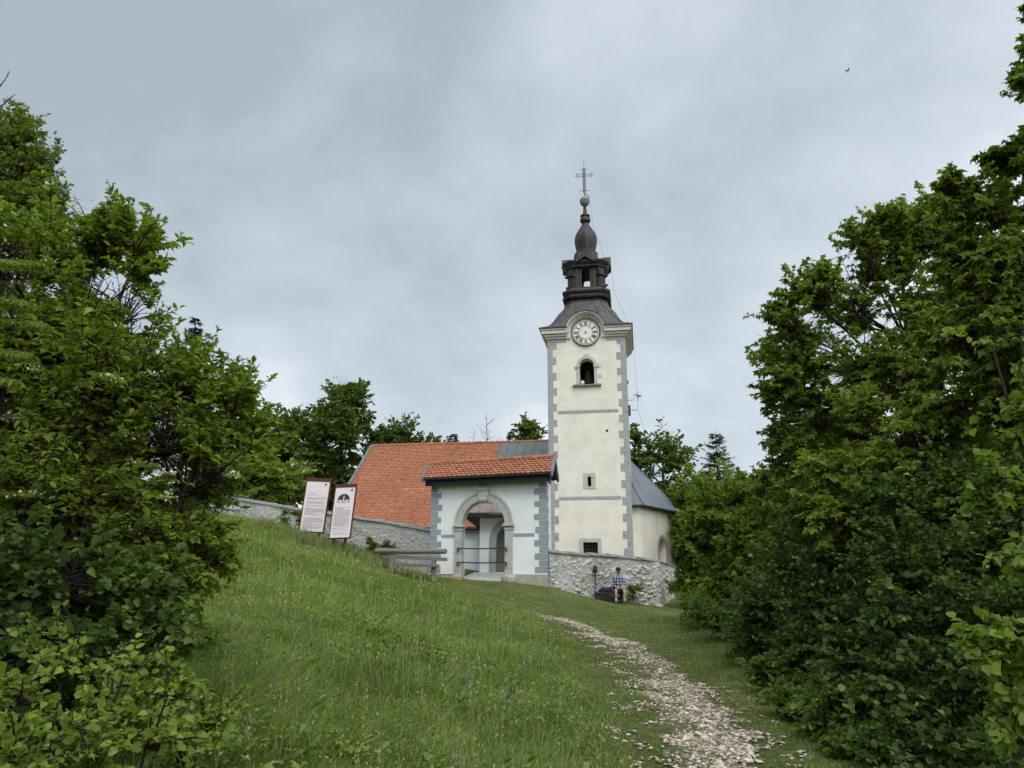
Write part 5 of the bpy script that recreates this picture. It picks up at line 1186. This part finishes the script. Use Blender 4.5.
tree('hazel_shrub', 'nearest hazel sprays with big pale leaves at the right edge of the picture', 'shrub', (4.0, 5.2, 0), px(RG), 'round', 'leaf_lime', .07, 16, 8, 12, .03, stems=5, young=.35, droop=.4)
RH = [(755,640,13,.35),(715,620,17,.4),(700,612,19,.35),(775,680,10.5,.3),(800,705,9.2,.3),(825,735,8.0,.28),(850,765,7.2,.28)]
tree('bramble_thicket', 'low bramble thicket along the right edge of the gravel path', 'shrub', (4.1, 11.2, 0), px(jl(RH, 13, .4, 1)), 'clump', 'leaf_hazel', .07, 50, 12, 13, .02, stems=7, young=.08)

for (lab, bx_, by_, c_, sd) in (('added broad maple left of the viewer, out of view, shading the lower left', -6.2, 0.3, (-4.6, -.2, 6.6), 81), ('added broad maple right of the viewer, out of view, shading the lower right', 7.4, 1.2, (6.6, 1.2, 6.4), 82)):  # unseen maples, added to keep sky light off the near foliage
    tree('maple_tree', lab, 'tree', (bx_, by_, 0), auto(c_[0], c_[1], c_[2], 2.6, 2.2, 2.2, 22, 1.0, sd), 'clump', 'leaf_maple', .24, 24, 10, sd, .2, droop=.4, group='added unseen maples that shade the lower corners')
# --- background trees
def far(name, label, u, vtop, vbot, Y, wpx, n, lr, seed, m='leaf_far', leaf='clump', size=.34, twigs=30, per=10, group=None, shape=.35, young=.1):
    a, c = at(u, vtop, Y), at(u, vbot, Y); rz = (a.z-c.z)/2; rx = wpx/2*(Y*CP+3)/FPX
    lobes = auto(a.x, Y, (a.z+c.z)/2, rx-lr*.6, rx*.8, rz-lr*.5, n, lr, seed, shape)
    return tree(name, label, 'tree', (a.x, Y, 0), lobes, leaf, m, size, twigs, per, seed, .2+.004*Y, young=young, group=group, flat=.85)
bg = 'trees behind the church'
far('lime_tree', 'big dark rounded tree left of the nave roof, tallest behind the wall', 346, 378, 520, 58, 88, 30, 1.25, 41, twigs=34, group=bg, shape=.55)
far('lime_tree', 'dark rounded tree left of the tallest one behind the stone wall', 290, 402, 510, 54, 72, 22, 1.1, 42, group=bg, shape=.45)
far('lime_tree', 'small dark tree just above the left end of the nave roof', 408, 421, 500, 60, 36, 9, 1.0, 43, group=bg)
far('lime_tree', 'low dark green tree filling the gap between the tallest tree and the roof ridge', 385, 424, 500, 62, 44, 9, 1.1, 56, group=bg)
far('lime_tree', 'low green tree in the gap between the two dark trees behind the stone wall', 318, 418, 510, 62, 50, 10, 1.1, 57, group=bg)
far('lime_tree', 'low round treetop just peeping over the nave roof ridge', 432, 437, 500, 60, 34, 6, 1.0, 44, group=bg)
far('lime_tree', 'green treetop peeping over the roof against the left side of the tower', 533, 421, 500, 60, 40, 10, 1.0, 45, group=bg, young=.2)
far('lime_tree', 'dark tree at the left, behind the stone wall and the lower bright shrub', 243, 425, 500, 44, 70, 14, 1.2, 46, group=bg)
far('maple_tree', 'bright yellow-green low tree spilling over the stone wall left of the info boards', 262, 455, 505, 38, 70, 14, .8, 47, m='leaf_lime', size=.25, young=.2)
far('maple_tree', 'soft green low tree behind the wall just left of the taller info board', 215, 452, 500, 37, 50, 10, .8, 48, m='leaf_hazel', size=.25)
far('lime_tree', 'large dark leafy tree just right of the tower behind the chancel roof', 660, 440, 560, 58, 92, 34, 1.4, 49, group=bg)
far('lime_tree', 'dark narrow tree hugging the right side of the tower', 634, 432, 520, 60, 18, 6, .9, 50, group=bg)
far('lime_tree', 'leafy green tree behind the mid green maple on the right of the chancel', 700, 482, 590, 45, 80, 20, 1.2, 51, m='leaf_maple', group=bg)
far('lime_tree', 'green tree filling the gap under the small spruce on the right', 745, 486, 590, 40, 90, 22, 1.2, 52, m='leaf_maple', group=bg)
far('lime_tree', 'dark leafy tree standing behind the tall right maple', 830, 430, 600, 26, 140, 24, 1.3, 53, m='leaf_maple', size=.22)
far('lime_tree', 'dark leafy tree deep in the wood behind the near right maple', 960, 400, 620, 22, 170, 26, 1.3, 54, m='leaf_maple', size=.2)
far('lime_tree', 'dark leafy tree deep in the wood behind the tall left shrub', 60, 420, 560, 20, 190, 26, 1.3, 55, m='leaf_oak', size=.18)
spruce('small blue-green spruce standing up right of the church above the leafy trees', 715, 430, 560, 52, 2.9, 33, 1.0, needle=.40)
spruce('tiny spruce tip over the nave roof ridge, leftmost of the two', 453, 434, 470, 62, 1.1, 34, .8, needle=.4, group='spruce tips over the roof')
spruce('tiny spruce tip over the roof ridge just left of the green treetop beside the tower', 513, 428, 470, 62, 1.1, 35, .7, needle=.4, group='spruce tips over the roof')
tp = at(487, 413, 62); dead_tree('dead_tree', 'taller bare dead tree sticking up over the nave roof ridge', (tp.x, 62), tuple(tp), 6, .16, 1.7, 30)
tp = at(474, 428, 63); dead_tree('dead_tree', 'shorter bare dead tree left of the taller one over the roof ridge', (tp.x, 63), tuple(tp), 7, .12, 1.2, 22)

# --- small plants at the walls
def plant(label, u, v, Y, h, w, seed, m='leaf_hazel', leaf='oval', size=.09, n=5):
    p = at(u, v, Y); g = h1(p.x, Y); rs = np.random.RandomState(seed)
    lob = [(Vector((p.x+rs.uniform(-w,w), Y+rs.uniform(-.1,.1), g+h*rs.uniform(.35,.85))), w*.6) for _ in range(n)]
    return tree('leafy_plant', label, 'plant', (p.x, Y, 0), lob, leaf, m, size, 22, 8, seed, .012, stems=3, group='plants along the walls')
plant('bushy green plant at the foot of the rubble wall right of the seated person', 637, 600, 30.3, .75, .25, 71)
plant('leafy climber spilling over the right end of the rubble wall', 682, 592, 31.2, 1.3, .45, 72, n=8)
plant('dark plant against the left wall just right of the info boards', 372, 545, 32.3, .95, .22, 73, m='leaf_oak')
plant('dark bushy plant against the left wall above the bench', 389, 545, 32.1, .95, .28, 74, m='leaf_oak')
plant('green plant at the wall just left of the taller info board', 291, 528, 33.2, 1.0, .4, 75, n=7)

# --- grass, herbs, flowers and stones
def sample(n, umin, umax, ymin, ymax, seed, power=1.0):
    """points in the wedge ahead, denser nearby"""
    rs = np.random.RandomState(seed); y = ymin*(ymax/ymin)**(rs.rand(n)**power); u = rs.uniform(umin, umax, n)
    x = y*(u-512)/770; return x, y, rs
def clear(x, y):
    """True where grass may grow"""
    gxx = (x-GO.x)*math.cos(GW_)-(y-GO.y)*math.sin(GW_)       # along the gate
    gdep = (x-GO.x)*math.sin(GW_)+(y-GO.y)*math.cos(GW_)
    ok = ~((gxx > -.1) & (gxx < GWID+.2) & (gdep > -.05))
    lwl = np.interp(x, [p[0] for p in lw], [p[1] for p in lw]); ok &= ~((x < GO.x) & (y > lwl-.05))
    rwl = np.interp(x, [p[0] for p in rw], [p[1] for p in rw]); ok &= ~((x > q0.x) & (x < rw[3][0]) & (y > rwl-.05)); return ok
def shortness(x, y):
    """1 = trodden short turf (around the path and up to the gate), 0 = tall meadow"""
    c, w = pathc(y); d = x-(c-w*1.0); s = np.clip((d+.9)/.9, 0, 1)
    s = np.where(y > g0.y-1.0, np.clip((x+3.4-.1*(30-y))/1.6, 0, 1), s); return s
def blades(name, n, umin, umax, ymin, ymax, seed, hb, wk, mat_='grass', power=1.0, lbl=None, short=None):
    x, y, rs = sample(n, umin, umax, ymin, ymax, seed, power); s = shortness(x, y)
    pm = pmask(x, y); keep = clear(x, y) & (rs.rand(n) > pm*.85) & (vnoise(x, y, .28, 51)*.6+vnoise(x, y, .09, 52)*.4 > .25)
    if short is not None: keep &= (rs.rand(n) < (s if short else 1-s))
    x, y, s = x[keep], y[keep], s[keep]; k = len(x); z = H(x, y); c_, w_ = pathc(y); onp = (np.abs(x-c_) < w_*1.05) & (y < g0.y)
    patch = vnoise(x, y, 1.1, 21)*.6+vnoise(x, y, .35, 22)*.4
    h = hb*(.35+1.9*patch**2)*rs.uniform(.45, 1.3, k)*(1-.78*s)*np.where(x < -5.5, 1.0, np.clip(1.15-.018*y, .6, 1))*np.where(onp, .55, 1); wd = wk*y*rs.uniform(.6, 1.3, k)+.002
    a = rs.uniform(0, 2*np.pi, k); lean = rs.uniform(.2, 1.9, k)*h; dx_, dy_ = np.cos(a)*lean, np.sin(a)*lean
    b_ = rs.uniform(0, 2*np.pi, k); sx_, sy_ = np.cos(b_)*wd, np.sin(b_)*wd*.5
    P = np.empty((k,5,3)); 
    P[:,0] = np.c_[x-sx_, y-sy_, z-.02]; P[:,1] = np.c_[x+sx_, y+sy_, z-.02]
    P[:,2] = np.c_[x-sx_*.7+dx_*.35, y-sy_*.7+dy_*.35, z+h*.6]; P[:,3] = np.c_[x+sx_*.7+dx_*.35, y+sy_*.7+dy_*.35, z+h*.6]; P[:,4] = np.c_[x+dx_, y+dy_, z+h*rs.uniform(.8,1,k)]
    F = np.array([(0,1,3),(0,3,2),(2,3,4)])[None]+np.arange(k)[:,None,None]*5
    big = vnoise(x, y, 2.6, 23)*.35+vnoise(x, y, .7, 24)*.3+vnoise(x, y, .19, 25)*.4
    tint = np.clip(-.12+1.0*big+rs.randn(k)*.17+(rs.rand(k) < .07)*.4, 0, 1)
    o = np_mesh(name, P.reshape(-1,3), F.reshape(-1,3), M[mat_], None, np.repeat(tint, 5)); tag(o, lbl, 'grass', kind='stuff'); return o
blades('meadow_grass', 330000, 60, 760, 3.2, 36, 101, .19, .00026, power=.8, lbl='tall uncut meadow grass covering the hillside left of the path', short=False)
blades('turf_grass', 170000, 380, 900, 4.5, 33, 102, .20, .00034, power=.75, lbl='short trodden grass beside the path and before the gatehouse', short=True)
def stalks():
    n = 1100; x, y, rs = sample(n, 90, 640, 4.2, 33, 103, .8); s = shortness(x, y); keep = clear(x, y) & (s < .3); x, y = x[keep], y[keep]; k = len(x); z = H(x, y)
    h = rs.uniform(.30, .62, k)*np.clip(1.1-.012*y,.6,1); a = rs.uniform(0, 6.28, k); L_ = rs.uniform(.05, .3, k)*h; w = .0003*y+.0008
    top = np.c_[x+np.cos(a)*L_, y+np.sin(a)*L_, z+h]; base = np.c_[x, y, z]; V, F = tubes(base, (base+top)/2+np.c_[np.zeros(k),np.zeros(k),.05*h], top, w, w*.5, 3, 3)
    t1 = np.full(len(V), .85); P = np.repeat(top, 3, 0)-np.tile(np.array([[0,0,.0],[0,0,.05],[0,0,.1]]), (k,1)); q = len(P)
    V2, F2, T2 = place('clump', P, rs.randn(q,3)*.3+np.array([0,0,1.]), rs.randn(q,3), np.repeat(w*5+.010, 3), np.full(q, .95)*rs.uniform(.6,1,q), rs)
    V, F, T = merge([(V,F,t1),(V2,F2,T2)]); o = np_mesh('seed_heads', V, F, M['grass'], None, T); tag(o, 'tall pale grass stalks with seed heads standing over the meadow', 'grass', kind='stuff')
stalks()
def herbs():
    n = 130000; x, y, rs = sample(n, 60, 700, 3.2, 24, 104, .9); c = vnoise(x, y, .9, 31); keep = clear(x, y) & (c > .3) & (pmask(x, y) < .1) & (rs.rand(n) > shortness(x, y)*.6); x, y = x[keep], y[keep]; k = len(x); z = H(x, y)+rs.uniform(.02,.17,k)*(.3+1.2*vnoise(x,y,.35,22))*(1-.75*shortness(x, y))
    p = np.c_[x,y,z]; d = rs.randn(k,3); d[:,2] = rs.uniform(.0,.7,k); V, F, T = place('oval', p, d, rs.randn(k,3)*.35+np.array([0,0,1.]), rs.uniform(.010,.032,k)+.0009*y, np.clip(.12+.55*vnoise(x,y,.5,32)+rs.randn(k)*.2,0,1), rs)
    o = np_mesh('meadow_herbs', V, F, M['herb'], None, T); tag(o, 'broad-leaved herbs growing among the meadow grass', 'herbs', kind='stuff')
herbs()
def flowers(name, n, hts, size, m, seed, lbl, umin=100, umax=620, ymax=30, cl=.5, rep=5, spread=.012, tall=0):
    x, y, rs = sample(n, umin, umax, 4, ymax, seed, .8); s = shortness(x, y); keep = clear(x, y) & (vnoise(x, y, 1.7, seed) > cl) & (s < .7); x, y = x[keep], y[keep]; k = len(x)
    z = H(x, y)+rs.uniform(hts[0], hts[1], k); P = np.repeat(np.c_[x,y,z], rep, 0)+rs.randn(k*rep,3)*np.array([spread,spread,spread*(.5+tall)]); q = len(P)
    V, F, T = place('clump', P, rs.randn(q,3), rs.randn(q,3)*.5+np.array([0,-.4,1.]), np.repeat(size*.8+.0005*y, rep), rs.rand(q), rs); o = np_mesh(name, V, F, M[m], None, T); tag(o, lbl, 'flowers', kind='stuff')
flowers('yellow_flowers', 1100, (.22,.42), .008, 'petal', 105, 'tiny yellow flowers dotted over the meadow')
flowers('violet_flowers', 60, (.35,.5), .014, 'petal_blue', 106, 'scattered violet blue flower spikes in the meadow', cl=.55, rep=16, spread=.018, tall=2.5)
def chips(name, n, seed, smin, smax, thr, lbl):
    rs = np.random.RandomState(seed); y = 4.5*(g0.y/4.5)**(rs.rand(n)**.85); c, w = pathc(y); x = c+w*rs.uniform(-1.35,1.35,n)
    m = pmask(x, y); keep = rs.rand(n) < np.clip(m*1.15-thr, .0, 1); x, y = x[keep], y[keep]; k = len(x); z = H(x, y)+.013
    ico = np.array([(1,0,.1),(-.9,.1,0),(.1,1,0),(0,-1,.1),(.1,.1,1),(0,0,-1.),(.65,.6,.5),(-.6,-.65,.5),(.6,-.6,.45),(-.65,.6,.4)])
    F0 = np.array([(4,6,2),(4,0,6),(0,2,6),(4,3,8),(4,8,0),(3,0,8),(4,7,3),(4,1,7),(1,3,7),(4,2,9),(4,9,1),(2,1,9),(5,0,3),(5,2,0),(5,1,2),(5,3,1)])
    sc = rs.uniform(smin, smax, (k,1))*rs.uniform(.55,1.2,(k,3))*np.array([1,1,.5]); v = (ico[None]+rs.randn(k,10,3)*.14)*sc[:,None,:]; a = rs.uniform(0,6.28,k); ca, sa = np.cos(a)[:,None], np.sin(a)[:,None]
    X = v[:,:,0]*ca-v[:,:,1]*sa; Y = v[:,:,0]*sa+v[:,:,1]*ca; P = np.stack([X+x[:,None], Y+y[:,None], v[:,:,2]+z[:,None]], -1)
    F = F0[None]+np.arange(k)[:,None,None]*10; o = np_mesh(name, P.reshape(-1,3), F.reshape(-1,3), M['chip'], None, np.repeat(np.clip(rs.rand(k)**.8,0,1), 10)); tag(o, lbl, 'stones', kind='stuff')
chips('gravel', 62000, 201, .010, .028, .10, 'pale crushed limestone gravel scattered along the path')
chips('path_stones', 5000, 202, .028, .055, .3, 'larger pale limestone pieces lying in the path')

def rank_grass():
    rs = np.random.RandomState(301); n = 5200; x = rs.uniform(-10.2, -5.0, n); y = rs.uniform(29.4, 31.6, n); keep = rs.rand(n) < np.clip(vnoise(x, y, .7, 41)*1.6-.25, 0, 1); x, y = x[keep], y[keep]; k = len(x); z = H(x, y)
    h = rs.uniform(.15, .48, k); a = rs.uniform(0, 6.28, k); l = h*rs.uniform(.1,.6,k); base = np.c_[x,y,z]; top = base+np.c_[np.cos(a)*l, np.sin(a)*l, h]
    V, F = tubes(base, (base+top)/2+np.c_[np.zeros(k),np.zeros(k),.08*h], top, np.full(k,.010), np.full(k,.003), 3, 3)
    t = np.repeat(np.clip(rs.uniform(.3,1,k),0,1), len(V)//k); o = np_mesh('tall_grass', V, F, M['grass'], None, t); tag(o, 'tall rank grass and dry stalks round the posts of the info boards', 'grass', kind='stuff')
rank_grass()

def weeds():
    rs = np.random.RandomState(302); n = 900; y = 3.4*(26/3.4)**(rs.rand(n)**.85); u = rs.uniform(150, 640, n); x = y*(u-512)/770
    keep = clear(x, y) & (shortness(x, y) < .5) & (vnoise(x, y, 1.3, 61) > .45); x, y = x[keep], y[keep]; k = len(x); m_l = 14; q = np.repeat(np.arange(k), m_l); N = len(q)
    hh = rs.uniform(.08, .34, k)[q]*rs.rand(N); a = rs.uniform(0, 6.28, N); r = rs.uniform(.0, .05, N)+.02
    p = np.c_[x[q]+np.cos(a)*r, y[q]+np.sin(a)*r, H(x, y)[q]+hh]; d = np.c_[np.cos(a), np.sin(a), rs.uniform(.1, .9, N)]
    V, F, T = place('oval', p, d, rs.randn(N,3)*.4+np.array([0,0,1.]), rs.uniform(.04,.10,N), np.clip(np.repeat(rs.uniform(.05,.8,k), m_l)+rs.randn(N)*.1, 0, 1), rs)
    o = np_mesh('meadow_weeds', V, F, M['herb'], None, T); tag(o, 'coarse leafy weeds standing in clumps in the meadow', 'weeds', kind='stuff')
weeds()
